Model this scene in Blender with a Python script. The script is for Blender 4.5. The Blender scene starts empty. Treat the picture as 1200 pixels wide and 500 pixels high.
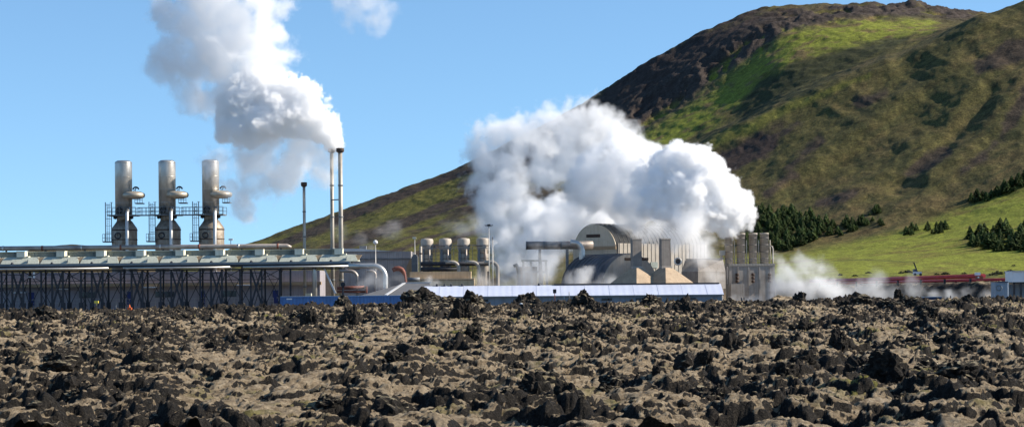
import bpy, math, random
import numpy as np
from mathutils import Vector, Matrix

random.seed(7)
rng = np.random.default_rng(11)
R = math.radians
sc = bpy.context.scene
COL = sc.collection

# ------------------------------------------------------------------ camera mapping
FPX, CX, HZ, EYE, ROLL = 2400.0, 600.0, 340.0, 4.0, R(0.5)
CR, SR = math.cos(ROLL), math.sin(ROLL)

def P(px, py, Y):
    """point at depth Y (metres from the viewer) seen at pixel px, py of the photograph"""
    u, v = px - CX, HZ - py
    x, z = u * CR + v * SR, -u * SR + v * CR
    return Vector((x * Y / FPX, Y, EYE + z * Y / FPX))

def S(Y):
    return Y / FPX          # metres per pixel at that depth

# ------------------------------------------------------------------ noise (numpy)
def _perm(seed):
    r = np.random.default_rng(seed)
    p = r.permutation(256)
    return np.concatenate([p, p, p])

def pn(x, y, seed=0):
    p = _perm(seed)
    xi, yi = np.floor(x).astype(np.int64), np.floor(y).astype(np.int64)
    xf, yf = x - xi, y - yi
    u, v = xf**3 * (xf * (xf * 6 - 15) + 10), yf**3 * (yf * (yf * 6 - 15) + 10)
    xi &= 255; yi &= 255
    def g(ix, iy, fx, fy):
        a = p[p[ix & 255] + (iy & 255)] * (2 * np.pi / 256)
        return np.cos(a) * fx + np.sin(a) * fy
    n00 = g(xi, yi, xf, yf); n10 = g(xi + 1, yi, xf - 1, yf)
    n01 = g(xi, yi + 1, xf, yf - 1); n11 = g(xi + 1, yi + 1, xf - 1, yf - 1)
    a = n00 + u * (n10 - n00); b = n01 + u * (n11 - n01)
    return (a + v * (b - a)) * 1.5

def fbm(x, y, o=4, seed=0, gain=0.5, lac=2.03):
    s, a, t = 0, 1.0, 0
    for i in range(o):
        s = s + a * pn(x + 17.3 * i, y - 9.1 * i, seed + i); t += a
        a *= gain; x = x * lac; y = y * lac
    return s / t

def ridged(x, y, o=4, seed=0, gain=0.5):
    s, a, t = 0, 1.0, 0
    for i in range(o):
        s = s + a * (1 - np.abs(pn(x + 5.7 * i, y + 3.3 * i, seed + i)) * 1.6); t += a
        a *= gain; x = x * 2.07; y = y * 2.07
    return s / t

def worley(x, y, seed=0):
    p = _perm(seed)
    xi, yi = np.floor(x).astype(np.int64), np.floor(y).astype(np.int64)
    f1 = np.full(x.shape, 9.0)
    for dx in (-1, 0, 1):
        for dy in (-1, 0, 1):
            cx, cy = xi + dx, yi + dy
            h = p[p[cx & 255] + (cy & 255)]
            h2 = p[h + 37]
            d = np.hypot(cx + h / 256 - x, cy + h2 / 256 - y)
            f1 = np.minimum(f1, d)
    return f1

def sst(a, b, x):
    t = np.clip((x - a) / (b - a), 0, 1)
    return t * t * (3 - 2 * t)

# ------------------------------------------------------------------ materials
def nodes_of(name):
    m = bpy.data.materials.new(name); m.use_nodes = True
    nt = m.node_tree
    return m, nt, nt.nodes["Principled BSDF"]

def N(nt, t, **kw):
    n = nt.nodes.new(t)
    for k, v in kw.items():
        if k.startswith("i_"):
            n.inputs[k[2:].replace("_", " ")].default_value = v
        else:
            setattr(n, k, v)
    return n

def mat(name, col, rough=0.6, metal=0.0, var=0.25, scale=1.2, streak=0.0, col2=None, bump=0.0, spec=None, stretch=(1, 1, 1)):
    """weathered painted / metal / concrete surface: two tones mixed by noise, rain streaks down the face"""
    m, nt, b = nodes_of(name)
    L = nt.links
    tc = N(nt, "ShaderNodeTexCoord")
    mp = N(nt, "ShaderNodeMapping"); mp.inputs["Scale"].default_value = stretch
    oi = N(nt, "ShaderNodeObjectInfo"); va = N(nt, "ShaderNodeVectorMath", operation="ADD")
    L.new(tc.outputs["Object"], va.inputs[0]); L.new(oi.outputs["Location"], va.inputs[1])
    L.new(va.outputs[0], mp.inputs["Vector"])
    n1 = N(nt, "ShaderNodeTexNoise"); n1.inputs["Scale"].default_value = scale; n1.inputs["Detail"].default_value = 6; n1.inputs["Roughness"].default_value = 0.62
    L.new(mp.outputs[0], n1.inputs["Vector"])
    rp = N(nt, "ShaderNodeMapRange"); rp.inputs[1].default_value = 0.35; rp.inputs[2].default_value = 0.68
    L.new(n1.outputs[0], rp.inputs[0])
    mx = N(nt, "ShaderNodeMix", data_type="RGBA")
    c2 = col2 if col2 else tuple(c * (1 - var) for c in col)
    mx.inputs[6].default_value = (*col, 1); mx.inputs[7].default_value = (*c2, 1)
    L.new(rp.outputs[0], mx.inputs[0])
    out = mx.outputs[2]
    if streak > 0:
        m2 = N(nt, "ShaderNodeMapping"); m2.inputs["Scale"].default_value = (1.8, 1.8, 0.07)
        L.new(va.outputs[0], m2.inputs["Vector"])
        n2 = N(nt, "ShaderNodeTexNoise"); n2.inputs["Scale"].default_value = 1.6; n2.inputs["Detail"].default_value = 5
        L.new(m2.outputs[0], n2.inputs["Vector"])
        r2 = N(nt, "ShaderNodeMapRange"); r2.inputs[1].default_value = 0.5; r2.inputs[2].default_value = 0.72; r2.inputs[4].default_value = streak
        L.new(n2.outputs[0], r2.inputs[0])
        mx2 = N(nt, "ShaderNodeMix", data_type="RGBA")
        mx2.inputs[7].default_value = (col[0] * 0.42, col[1] * 0.34, col[2] * 0.27, 1)
        L.new(r2.outputs[0], mx2.inputs[0]); L.new(out, mx2.inputs[6]); out = mx2.outputs[2]
    L.new(out, b.inputs["Base Color"])
    b.inputs["Roughness"].default_value = rough; b.inputs["Metallic"].default_value = metal
    if spec is not None: b.inputs["Specular IOR Level"].default_value = spec
    if bump > 0:
        bp = N(nt, "ShaderNodeBump"); bp.inputs["Strength"].default_value = bump; bp.inputs["Distance"].default_value = 0.05
        L.new(n1.outputs[0], bp.inputs["Height"]); L.new(bp.outputs[0], b.inputs["Normal"])
    return m

M = {}
M["steel"] = mat("stainless_steel", (0.62, 0.58, 0.52), 0.40, 0.65, 0.30, 0.8, 0.35, stretch=(1, 1, 0.5))
M["steel_low"] = mat("stained_steel", (0.36, 0.31, 0.25), 0.55, 0.45, 0.4, 1.0, 0.7, col2=(0.20, 0.15, 0.10))
M["disc"] = mat("brushed_disc", (0.50, 0.43, 0.33), 0.45, 0.5, 0.2, 1.2)
M["dark_steel"] = mat("dark_painted_steel", (0.035, 0.037, 0.045), 0.6, 0.2, 0.3, 2.0)
M["walk"] = mat("galvanised_walkway", (0.20, 0.21, 0.22), 0.6, 0.4, 0.3, 2.0)
M["trough"] = mat("pale_grey_green_sheet", (0.46, 0.48, 0.40), 0.55, 0.0, 0.22, 0.5, 0.35)
M["screen"] = mat("grey_green_louvre", (0.20, 0.23, 0.21), 0.6, 0.0, 0.35, 0.7, 0.3)
M["cream"] = mat("cream_paint", (0.78, 0.74, 0.58), 0.55, 0.0, 0.12, 1.5, 0.2)
M["gutter"] = mat("blue_grey_sheet", (0.20, 0.23, 0.25), 0.5, 0.1, 0.25, 1.0)
M["pipe"] = mat("aluminium_pipe_cladding", (0.60, 0.58, 0.54), 0.38, 0.7, 0.2, 0.8)
M["pipe_warm"] = mat("old_aluminium_cladding", (0.46, 0.40, 0.34), 0.5, 0.4, 0.35, 0.35, col2=(0.24, 0.19, 0.17))
M["rust"] = mat("rusted_iron", (0.075, 0.045, 0.032), 0.8, 0.1, 0.5, 3.0)
M["flue"] = mat("weathered_flue", (0.44, 0.40, 0.34), 0.55, 0.25, 0.35, 0.5, 0.5)
M["hall_wall"] = mat("mauve_grey_cladding", (0.32, 0.295, 0.32), 0.7, 0.0, 0.2, 0.4, 0.3)
M["tan"] = mat("tan_fascia", (0.42, 0.29, 0.17), 0.7, 0.0, 0.25, 0.6, 0.3)
M["blue_door"] = mat("deep_blue_paint", (0.012, 0.028, 0.16), 0.5, 0.0, 0.2, 1.0)
M["white"] = mat("white_paint", (0.78, 0.78, 0.78), 0.5, 0.0, 0.1, 0.6, 0.15)
M["white_roof"] = mat("white_roof_sheet", (0.80, 0.80, 0.82), 0.45, 0.0, 0.10, 0.3, 0.1)
M["shed_wall"] = mat("shaded_shed_wall", (0.20, 0.25, 0.31), 0.6, 0.0, 0.2, 0.5, 0.3)  # shade of the front wall is put into the colour; the gable stays white
M["cont"] = mat("blue_container_paint", (0.075, 0.19, 0.44), 0.5, 0.0, 0.25, 0.8, 0.35)
M["cont_dark"] = mat("navy_paint", (0.015, 0.035, 0.10), 0.5, 0.0, 0.25, 0.8)
M["grey_wall"] = mat("grey_wall_cladding", (0.36, 0.33, 0.32), 0.7, 0.0, 0.2, 0.4, 0.35)
M["roof_pale"] = mat("pale_roof_sheet", (0.55, 0.55, 0.55), 0.55, 0.0, 0.15, 0.4)
M["roof_grey"] = mat("grey_roof_sheet", (0.13, 0.13, 0.135), 0.7, 0.0, 0.25, 0.6)
M["beige"] = mat("beige_panel", (0.58, 0.43, 0.26), 0.7, 0.0, 0.2, 0.5, 0.35)
M["barrel"] = mat("beige_ribbed_sheet", (0.33, 0.295, 0.25), 0.65, 0.0, 0.25, 0.4, 0.3)
M["shed_roof"] = mat("skylit_white_roof_sheet", (0.56, 0.60, 0.72), 0.5, 0.0, 0.12, 0.15, 0.15)  # bluish cast of the slope turned from the sun is mixed into the white
M["barrel_roof"] = mat("grey_vault_roof", (0.12, 0.118, 0.115), 0.8, 0.0, 0.25, 0.4, 0.25)
M["vault_dark"] = mat("slate_vault_roof", (0.115, 0.117, 0.128), 0.55, 0.2, 0.3, 0.6)
M["concrete"] = mat("warm_concrete", (0.40, 0.30, 0.20), 0.85, 0.0, 0.25, 0.7, 0.4, bump=0.3)
M["conc_grey"] = mat("stained_concrete", (0.36, 0.32, 0.28), 0.85, 0.0, 0.3, 0.6, 0.45, bump=0.3)
M["gable"] = mat("lit_beige_gable_sheet", (0.60, 0.50, 0.37), 0.65, 0.0, 0.18, 0.5, 0.3)  # lighter beige stands in for light on the shaded gable
M["shaft"] = mat("dark_chimney_concrete", (0.24, 0.215, 0.19), 0.85, 0.0, 0.3, 0.8, 0.4, bump=0.3)
M["chim"] = mat("pale_chimney_concrete", (0.46, 0.41, 0.35), 0.85, 0.0, 0.25, 0.6, 0.45, bump=0.3)
M["tank"] = mat("beige_tank_paint", (0.46, 0.405, 0.34), 0.6, 0.05, 0.3, 0.6, 0.5)
M["red"] = mat("red_pipe_paint", (0.50, 0.040, 0.052), 0.5, 0.0, 0.3, 0.3)
M["redbrown"] = mat("red_oxide", (0.24, 0.07, 0.04), 0.7, 0.0, 0.4, 0.7)
M["black"] = mat("black_opening", (0.012, 0.012, 0.014), 0.5, 0.0, 0.2, 2.0)
M["galv"] = mat("galvanised_pole", (0.42, 0.41, 0.39), 0.5, 0.5, 0.2, 1.5)
M["bluegrey"] = mat("blue_grey_cabin", (0.27, 0.33, 0.39), 0.6, 0.0, 0.2, 0.8, 0.3)
M["glass"] = mat("dark_window_glass", (0.03, 0.04, 0.05), 0.1, 0.0, 0.1, 1.0)
M["sign"] = mat("dark_sign_plate", (0.03, 0.02, 0.025), 0.5, 0.0, 0.2, 3.0)
M["yellow"] = mat("yellow_plastic", (0.75, 0.6, 0.08), 0.4, 0.0, 0.1, 3.0)
M["orange"] = mat("orange_plastic", (0.6, 0.12, 0.03), 0.5, 0.0, 0.1, 3.0)
M["trunk"] = mat("spruce_bark", (0.06, 0.045, 0.035), 0.9, 0.0, 0.3, 4.0)

def corr(m, scale, strength=0.22, axis="X"):
    """add sheet-metal corrugation (bump) to a material"""
    nt = m.node_tree; b = nt.nodes["Principled BSDF"]
    tc = N(nt, "ShaderNodeTexCoord")
    w = N(nt, "ShaderNodeTexWave", wave_type="BANDS", bands_direction=axis)
    w.inputs["Scale"].default_value = scale
    nt.links.new(tc.outputs["Object"], w.inputs["Vector"])
    bp = N(nt, "ShaderNodeBump"); bp.inputs["Strength"].default_value = strength; bp.inputs["Distance"].default_value = 0.06
    nt.links.new(w.outputs[0], bp.inputs["Height"]); nt.links.new(bp.outputs[0], b.inputs["Normal"])
for k, s in (("shed_wall", 1.2), ("hall_wall", 0.7), ("barrel", 0.5), ("grey_wall", 0.8), ("shed_roof", 0.25)):
    corr(M[k], s)

# ------------------------------------------------------------------ mesh building
class MB:
    def __init__(s): s.v = []; s.f = []; s.sm = []
    def add(s, vs, fs, smooth=False):
        o = len(s.v); s.v += [tuple(v) for v in vs]
        for f in fs: s.f.append([i + o for i in f]); s.sm.append(smooth)
        return s
    def box(s, c, d, rz=0.0):
        c = Vector(c); hx, hy, hz = d[0] / 2, d[1] / 2, d[2] / 2
        ca, sa = math.cos(rz), math.sin(rz)
        vs = []
        for x, y, z in ((-1, -1, -1), (1, -1, -1), (1, 1, -1), (-1, 1, -1), (-1, -1, 1), (1, -1, 1), (1, 1, 1), (-1, 1, 1)):
            a, b = x * hx, y * hy
            vs.append((c.x + a * ca - b * sa, c.y + a * sa + b * ca, c.z + z * hz))
        return s.add(vs, [(0, 3, 2, 1), (4, 5, 6, 7), (0, 1, 5, 4), (1, 2, 6, 5), (2, 3, 7, 6), (3, 0, 4, 7)])
    def hexa(s, b, t):
        """bottom and top quads, four points each, counter-clockwise from above"""
        return s.add(list(b) + list(t), [(0, 3, 2, 1), (4, 5, 6, 7), (0, 1, 5, 4), (1, 2, 6, 5), (2, 3, 7, 6), (3, 0, 4, 7)])
    def bar(s, a, b, w, h=None):
        a, b = Vector(a), Vector(b); h = h or w
        d = (b - a).normalized()
        up = Vector((0, 0, 1)) if abs(d.z) < 0.95 else Vector((0, 1, 0))
        x = d.cross(up).normalized(); y = x.cross(d)
        vs = [p + x * i * w / 2 + y * j * h / 2 for p in (a, b) for i, j in ((-1, -1), (1, -1), (1, 1), (-1, 1))]
        return s.add(vs, [(0, 1, 2, 3), (7, 6, 5, 4), (0, 4, 5, 1), (1, 5, 6, 2), (2, 6, 7, 3), (3, 7, 4, 0)])
    def tube(s, pts, r, seg=16, caps=True):
        pts = [Vector(p) for p in pts]; n = len(pts)
        rs = r if isinstance(r, (list, tuple)) else [r] * n
        T = [((pts[min(i + 1, n - 1)] - pts[max(i - 1, 0)]).normalized()) for i in range(n)]
        up = Vector((0, 0, 1)) if abs(T[0].z) < 0.9 else Vector((0, 1, 0))
        x = T[0].cross(up).normalized()
        vs = []
        for i in range(n):
            x = (x - T[i] * x.dot(T[i])).normalized(); y = T[i].cross(x)
            for k in range(seg):
                a = 2 * math.pi * k / seg
                vs.append(pts[i] + (x * math.cos(a) + y * math.sin(a)) * rs[i])
        fs = [(i * seg + k, i * seg + (k + 1) % seg, (i + 1) * seg + (k + 1) % seg, (i + 1) * seg + k) for i in range(n - 1) for k in range(seg)]
        s.add(vs, fs, True)
        if caps:
            o = len(s.v) - len(vs)
            s.f.append([o + k for k in range(seg)][::-1]); s.sm.append(False)
            s.f.append([o + (n - 1) * seg + k for k in range(seg)]); s.sm.append(False)
        return s
    def lathe(s, prof, c, seg=28, smooth=True):
        c = Vector(c); vs = []; n = len(prof)
        for r, z in prof:
            for k in range(seg):
                a = 2 * math.pi * k / seg
                vs.append((c.x + r * math.cos(a), c.y + r * math.sin(a), c.z + z))
        fs = [(i * seg + k, i * seg + (k + 1) % seg, (i + 1) * seg + (k + 1) % seg, (i + 1) * seg + k) for i in range(n - 1) for k in range(seg)]
        s.add(vs, fs, smooth)
        o = len(s.v) - len(vs)
        s.f.append([o + k for k in range(seg)][::-1]); s.sm.append(False)
        s.f.append([o + (n - 1) * seg + k for k in range(seg)]); s.sm.append(False)
        return s
    def prism(s, poly, ext):
        """planar polygon (points) extruded by a vector"""
        n = len(poly); e = Vector(ext)
        vs = [Vector(p) for p in poly] + [Vector(p) + e for p in poly]
        fs = [tuple(range(n))[::-1], tuple(range(n, 2 * n))] + [(i, (i + 1) % n, n + (i + 1) % n, n + i) for i in range(n)]
        return s.add(vs, fs)
    def build(s, name, m, parent=None, origin=None, loc=None):
        if parent is not None: o = wloc(parent); o0 = o
        if origin is None:
            if parent is not None: origin = o
            else:
                a = np.array(s.v); origin = Vector(((a[:, 0].min() + a[:, 0].max()) / 2, (a[:, 1].min() + a[:, 1].max()) / 2, a[:, 2].min()))
        origin = Vector(origin)
        me = bpy.data.meshes.new(name)
        me.from_pydata([(v[0] - origin.x, v[1] - origin.y, v[2] - origin.z) for v in s.v], [], s.f)
        me.polygons.foreach_set("use_smooth", s.sm)
        ms = m if isinstance(m, (list, tuple)) else [m]
        for k in ms: me.materials.append(k)
        import bmesh
        bm = bmesh.new(); bm.from_mesh(me); bmesh.ops.recalc_face_normals(bm, faces=bm.faces); bm.to_mesh(me); bm.free()
        ob = bpy.data.objects.new(name, me); COL.objects.link(ob)
        if parent is not None:
            ob.parent = parent; ob.location = origin - o0
        else: ob.location = origin
        return ob

def wloc(o):
    l = Vector(o.location)
    while o.parent is not None:
        o = o.parent; l += o.location
    return l

def tag(o, label=None, cat=None, group=None, kind=None):
    if label: o["label"] = label
    if cat: o["category"] = cat
    if group: o["group"] = group
    if kind: o["kind"] = kind
    return o

def thing(name, label, cat, loc, group=None):
    o = bpy.data.objects.new(name, None); COL.objects.link(o)
    o.location = loc; o.empty_display_size = 0.5
    return tag(o, label, cat, group)

def copy_tree(o, parent=None):
    c = o.copy(); COL.objects.link(c)
    if parent is not None: c.parent = parent
    for ch in list(o.children): copy_tree(ch, c)
    return c

def arc(c, a, b, r, t0, t1, n=9):
    """points of an arc in the plane of unit vectors a, b"""
    return [Vector(c) + Vector(a) * r * math.cos(t0 + (t1 - t0) * i / n) + Vector(b) * r * math.sin(t0 + (t1 - t0) * i / n) for i in range(n + 1)]
X, Yv, Z = Vector((1, 0, 0)), Vector((0, 1, 0)), Vector((0, 0, 1))

# ------------------------------------------------------------------ world, sun, camera
SUN_EL = R(32)
sx, sy, sz = 0.99, 0.03, math.tan(SUN_EL)
sd = Vector((sx, sy, sz)).normalized()
w = bpy.data.worlds.new("World"); sc.world = w; w.use_nodes = True
nt = w.node_tree; bg = nt.nodes["Background"]
sky = nt.nodes.new("ShaderNodeTexSky"); sky.sky_type = "NISHITA"; sky.sun_disc = False
sky.sun_elevation = SUN_EL
sky.sun_rotation = math.atan2(sx, sy)          # clockwise from +Y
sky.altitude = 2500; sky.air_density = 1.0; sky.dust_density = 0.0; sky.ozone_density = 3.5
stc = nt.nodes.new("ShaderNodeTexCoord"); smp = nt.nodes.new("ShaderNodeMapping")
smp.inputs["Scale"].default_value = (1, 1, 0.85); smp.inputs["Location"].default_value = (0, 0, 0.075)
nt.links.new(stc.outputs["Generated"], smp.inputs["Vector"]); nt.links.new(smp.outputs[0], sky.inputs["Vector"])
hs = nt.nodes.new("ShaderNodeHueSaturation"); hs.inputs["Saturation"].default_value = 1.0
tint = nt.nodes.new("ShaderNodeMix"); tint.data_type = "RGBA"; tint.blend_type = "MULTIPLY"; tint.inputs[0].default_value = 1.0
tint.inputs[7].default_value = (1.36, 1.52, 1.47, 1)
nt.links.new(sky.outputs[0], hs.inputs["Color"]); nt.links.new(hs.outputs[0], tint.inputs[6]); nt.links.new(tint.outputs[2], bg.inputs[0])
bg.inputs[1].default_value = 0.075
sl = bpy.data.lights.new("sun", "SUN"); sl.energy = 5.0; sl.angle = R(0.5); sl.color = (1.0, 0.91, 0.78)
so = bpy.data.objects.new("sun", sl); COL.objects.link(so)
so.rotation_euler = sd.to_track_quat("Z", "Y").to_euler(); so.location = (200, 0, 200)

cam = bpy.data.cameras.new("camera"); co = bpy.data.objects.new("camera", cam); COL.objects.link(co)
cam.sensor_width = 36; cam.lens = 36 * FPX / 1200; cam.shift_y = (HZ - 250) / 1200
cam.clip_start = 0.5; cam.clip_end = 30000
rot = Matrix(((CR, SR, 0), (0, 0, -1), (-SR, CR, 0)))
co.matrix_world = Matrix.Translation((0, 0, EYE)) @ rot.to_4x4()
sc.camera = co
sc.view_settings.view_transform = "Standard"; sc.view_settings.look = "None"
sc.view_settings.exposure = 0.75; sc.view_settings.gamma = 1.0; sc.view_settings.use_curve_mapping = False
sc.cycles.use_denoising = True
sc.cycles.max_bounces = 32; sc.cycles.volume_bounces = 32
sc.cycles.diffuse_bounces = 3; sc.cycles.glossy_bounces = 3
sc.cycles.volume_step_rate = 1.0; sc.cycles.volume_max_steps = 512

# ------------------------------------------------------------------ terrain helpers
def grid_mesh(name, Xa, Ya, Za, m, attrs=None, kind="structure", smooth=True):
    r, c = Xa.shape
    me = bpy.data.meshes.new(name)
    co_ = np.stack([Xa, Ya, Za], -1).reshape(-1, 3).astype(np.float32)
    i = np.arange(r * c).reshape(r, c)
    q = np.stack([i[:-1, :-1], i[:-1, 1:], i[1:, 1:], i[1:, :-1]], -1).reshape(-1, 4).astype(np.int32)
    me.vertices.add(len(co_)); me.vertices.foreach_set("co", co_.ravel())
    me.loops.add(q.size); me.loops.foreach_set("vertex_index", q.ravel())
    me.polygons.add(len(q)); me.polygons.foreach_set("loop_start", np.arange(0, q.size, 4, dtype=np.int32))
    me.polygons.foreach_set("loop_total", np.full(len(q), 4, np.int32))
    me.polygons.foreach_set("use_smooth", np.full(len(q), smooth))
    me.update(calc_edges=True)
    for k, a in (attrs or {}).items():
        if a.ndim == 2:
            at = me.attributes.new(k, "FLOAT", "POINT"); at.data.foreach_set("value", a.ravel().astype(np.float32))
        else:
            at = me.attributes.new(k, "FLOAT_COLOR", "POINT")
            at.data.foreach_set("color", np.concatenate([a, np.ones(a.shape[:2] + (1,))], -1).ravel().astype(np.float32))
    me.materials.append(m)
    o = bpy.data.objects.new(name, me); COL.objects.link(o)
    tag(o, kind=kind)
    return o

# ------------------------------------------------------------------ ground sheet
gm, gnt, gb = nodes_of("dark_gravel_plain")
tc = N(gnt, "ShaderNodeTexCoord")
n1 = N(gnt, "ShaderNodeTexNoise"); n1.inputs["Scale"].default_value = 0.06; n1.inputs["Detail"].default_value = 8
n2 = N(gnt, "ShaderNodeTexNoise"); n2.inputs["Scale"].default_value = 1.5; n2.inputs["Detail"].default_value = 6
gnt.links.new(tc.outputs["Object"], n1.inputs["Vector"]); gnt.links.new(tc.outputs["Object"], n2.inputs["Vector"])
cr = N(gnt, "ShaderNodeValToRGB")
cr.color_ramp.elements[0].position = 0.35; cr.color_ramp.elements[0].color = (0.035, 0.03, 0.028, 1)
cr.color_ramp.elements[1].position = 0.68; cr.color_ramp.elements[1].color = (0.16, 0.14, 0.09, 1)
mm = N(gnt, "ShaderNodeMath", operation="MULTIPLY_ADD"); mm.inputs[1].default_value = 0.4
gnt.links.new(n2.outputs[0], mm.inputs[0])
m3 = N(gnt, "ShaderNodeMath", operation="MULTIPLY"); m3.inputs[1].default_value = 0.62
gnt.links.new(n1.outputs[0], m3.inputs[0]); gnt.links.new(m3.outputs[0], mm.inputs[2])
gnt.links.new(mm.outputs[0], cr.inputs[0]); gnt.links.new(cr.outputs[0], gb.inputs["Base Color"])
gb.inputs["Roughness"].default_value = 0.95
GX = np.linspace(-9000, 9000, 61); GY = np.linspace(-3000, 15000, 61)
a, b_ = np.meshgrid(GX, GY)
grid_mesh("ground", a, b_, np.zeros_like(a), gm)

# ------------------------------------------------------------------ lava field
def lava_height(x, y):
    crest = 0.50 + 0.0035 * x + 0.3 * fbm(x / 40, y / 60, 2, 3)
    t = sst(50, 325, y)
    z = crest * t + 0.6 * fbm(x / 16, y / 26, 3, 21) * (0.35 + 0.65 * t)
    big = fbm(x / 14, y / 22, 3, 44)
    rk = sst(-0.06, 0.26, 0.8 * fbm(x / 3.0, y / 4.2, 5, 40, 0.6) + 0.95 * big + 0.12 * t - 0.04)      # rocky outcrops
    wx = x + 0.55 * fbm(x / 0.9, y / 0.9, 4, 60, 0.6) + 0.6 * fbm(x / 3, y / 3, 2, 62)
    wy = y + 0.55 * fbm(x / 0.9 + 9, y / 0.9, 4, 61, 0.6) + 0.6 * fbm(x / 3 + 5, y / 3, 2, 63)
    dome = lambda sx_, sy_, sd_: np.clip(1 - (worley(wx / sx_, wy / sy_, sd_) / 0.62) ** 2, -0.25, 1)
    d0, d1, d2 = dome(3.6, 4.4, 73), dome(1.35, 1.6, 70), dome(0.55, 0.65, 71)
    rough = 0.55 + 0.9 * sst(-0.25, 0.3, fbm(x / 6, y / 9, 3, 140))                                   # calm and lumpy stretches
    z = z + 0.62 * d0 * (0.9 + 0.3 * t) + rough * (0.34 + 0.16 * t) * d1 + rough * 0.17 * d2
    rg = ridged(x / 1.7, y / 2.1, 5, 80, 0.58)
    z = z + rk * (0.40 + 0.70 * t) * (0.85 * (rg - 0.32) + 0.10 * d2)
    z = z + 0.05 * fbm(x / 0.22, y / 0.22, 3, 95) + rk * (0.07 + 0.10 * t) * (ridged(x / 0.42, y / 0.5, 3, 97) - 0.5)
    crev_shade = sst(0.05, -0.2, d1) * 0.55 + sst(0.0, -0.22, d2) * 0.25 + sst(0.0, -0.2, d0) * 0.25  # creases between lumps darkened with rock colour, painting in their shade
    rock = np.clip(0.75 * rk * sst(0.2, 0.6, rg + 0.2) + crev_shade * rough, 0, 1)
    return z, rock

def lava_edge(x, y, z):
    e = sst(352, 332, y + 5 * fbm(x / 12, y / 12, 2, 130))
    return z * e - 0.6 * (1 - e)

nr, nc = 860, 1180
yy = 48 * (362 / 48) ** np.linspace(0, 1, nr)
uu = np.linspace(-0.285, 0.285, nc)
LY, LU = np.meshgrid(yy, uu, indexing="ij")
LX = LU * (LY + 38)
LZ, LR = lava_height(LX, LY)
LZ = lava_edge(LX, LY, LZ)
gy_ = np.gradient(LZ, axis=0) / np.gradient(LY, axis=0)
gx_ = np.gradient(LZ, axis=1) / np.gradient(LX, axis=1)
slope = np.hypot(gx_, gy_)
front = np.clip(gy_, -0.3, 3)  # slopes towards the viewer get extra rock colour, partly bare rock, partly painted shade
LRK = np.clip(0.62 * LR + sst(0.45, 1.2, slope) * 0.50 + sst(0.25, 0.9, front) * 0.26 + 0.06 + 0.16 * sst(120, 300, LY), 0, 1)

lm, lnt, lb = nodes_of("moss_grown_lava")
LL = lnt.links
tc = N(lnt, "ShaderNodeTexCoord"); at = N(lnt, "ShaderNodeAttribute", attribute_name="rock")
def noise(nt_, vec, scale, detail=6, rough=0.6):
    n = N(nt_, "ShaderNodeTexNoise"); n.inputs["Scale"].default_value = scale; n.inputs["Detail"].default_value = detail; n.inputs["Roughness"].default_value = rough
    nt_.links.new(vec, n.inputs["Vector"]); return n
def ramp(nt_, fac, stops):
    c = N(nt_, "ShaderNodeValToRGB"); e = c.color_ramp.elements
    while len(e) < len(stops): e.new(0.5)
    for i, (p, col) in enumerate(stops): e[i].position = p; e[i].color = (*col, 1)
    nt_.links.new(fac, c.inputs[0]); return c
ob_ = tc.outputs["Object"]
na = noise(lnt, ob_, 0.35); nb = noise(lnt, ob_, 3.2, 8, 0.7); nd = noise(lnt, ob_, 14, 6, 0.7); ng = noise(lnt, ob_, 0.22, 5)
moss = ramp(lnt, nb.outputs[0], [(0.30, (0.080, 0.058, 0.035)), (0.45, (0.265, 0.200, 0.125)), (0.64, (0.48, 0.385, 0.262))])
green = ramp(lnt, nb.outputs[0], [(0.3, (0.09, 0.085, 0.02)), (0.6, (0.21, 0.19, 0.05))])
gmask = N(lnt, "ShaderNodeMapRange"); gmask.inputs[1].default_value = 0.57; gmask.inputs[2].default_value = 0.68
LL.new(ng.outputs[0], gmask.inputs[0])
mxg = N(lnt, "ShaderNodeMix", data_type="RGBA"); LL.new(gmask.outputs[0], mxg.inputs[0]); LL.new(moss.outputs[0], mxg.inputs[6]); LL.new(green.outputs[0], mxg.inputs[7])
rockc = ramp(lnt, nd.outputs[0], [(0.3, (0.007, 0.006, 0.005)), (0.52, (0.019, 0.016, 0.013)), (0.72, (0.075, 0.062, 0.046))])
ra = N(lnt, "ShaderNodeMath", operation="MULTIPLY_ADD"); ra.inputs[1].default_value = 1.7; ra.inputs[2].default_value = -0.85
LL.new(nb.outputs[0], ra.inputs[0])
rb = N(lnt, "ShaderNodeMath", operation="ADD"); lg = N(lnt, "ShaderNodeNewGeometry"); ls = N(lnt, "ShaderNodeSeparateXYZ"); LL.new(lg.outputs["Normal"], ls.inputs[0])
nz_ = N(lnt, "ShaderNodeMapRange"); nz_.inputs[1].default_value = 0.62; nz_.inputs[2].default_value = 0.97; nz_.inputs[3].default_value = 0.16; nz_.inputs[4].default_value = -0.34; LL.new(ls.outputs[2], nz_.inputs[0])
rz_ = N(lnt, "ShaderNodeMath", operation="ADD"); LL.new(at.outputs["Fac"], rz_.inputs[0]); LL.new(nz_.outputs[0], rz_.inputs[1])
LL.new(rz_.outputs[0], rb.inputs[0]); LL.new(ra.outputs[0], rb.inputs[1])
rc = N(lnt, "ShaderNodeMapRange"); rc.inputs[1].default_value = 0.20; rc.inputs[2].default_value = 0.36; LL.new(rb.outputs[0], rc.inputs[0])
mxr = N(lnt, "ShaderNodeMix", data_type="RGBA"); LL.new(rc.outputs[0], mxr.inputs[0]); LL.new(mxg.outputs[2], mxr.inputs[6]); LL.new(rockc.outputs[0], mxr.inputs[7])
LL.new(mxr.outputs[2], lb.inputs["Base Color"]); lb.inputs["Roughness"].default_value = 0.95; lb.inputs["Specular IOR Level"].default_value = 0.2
bp = N(lnt, "ShaderNodeBump"); bp.inputs["Strength"].default_value = 1.0; bp.inputs["Distance"].default_value = 0.22
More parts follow.
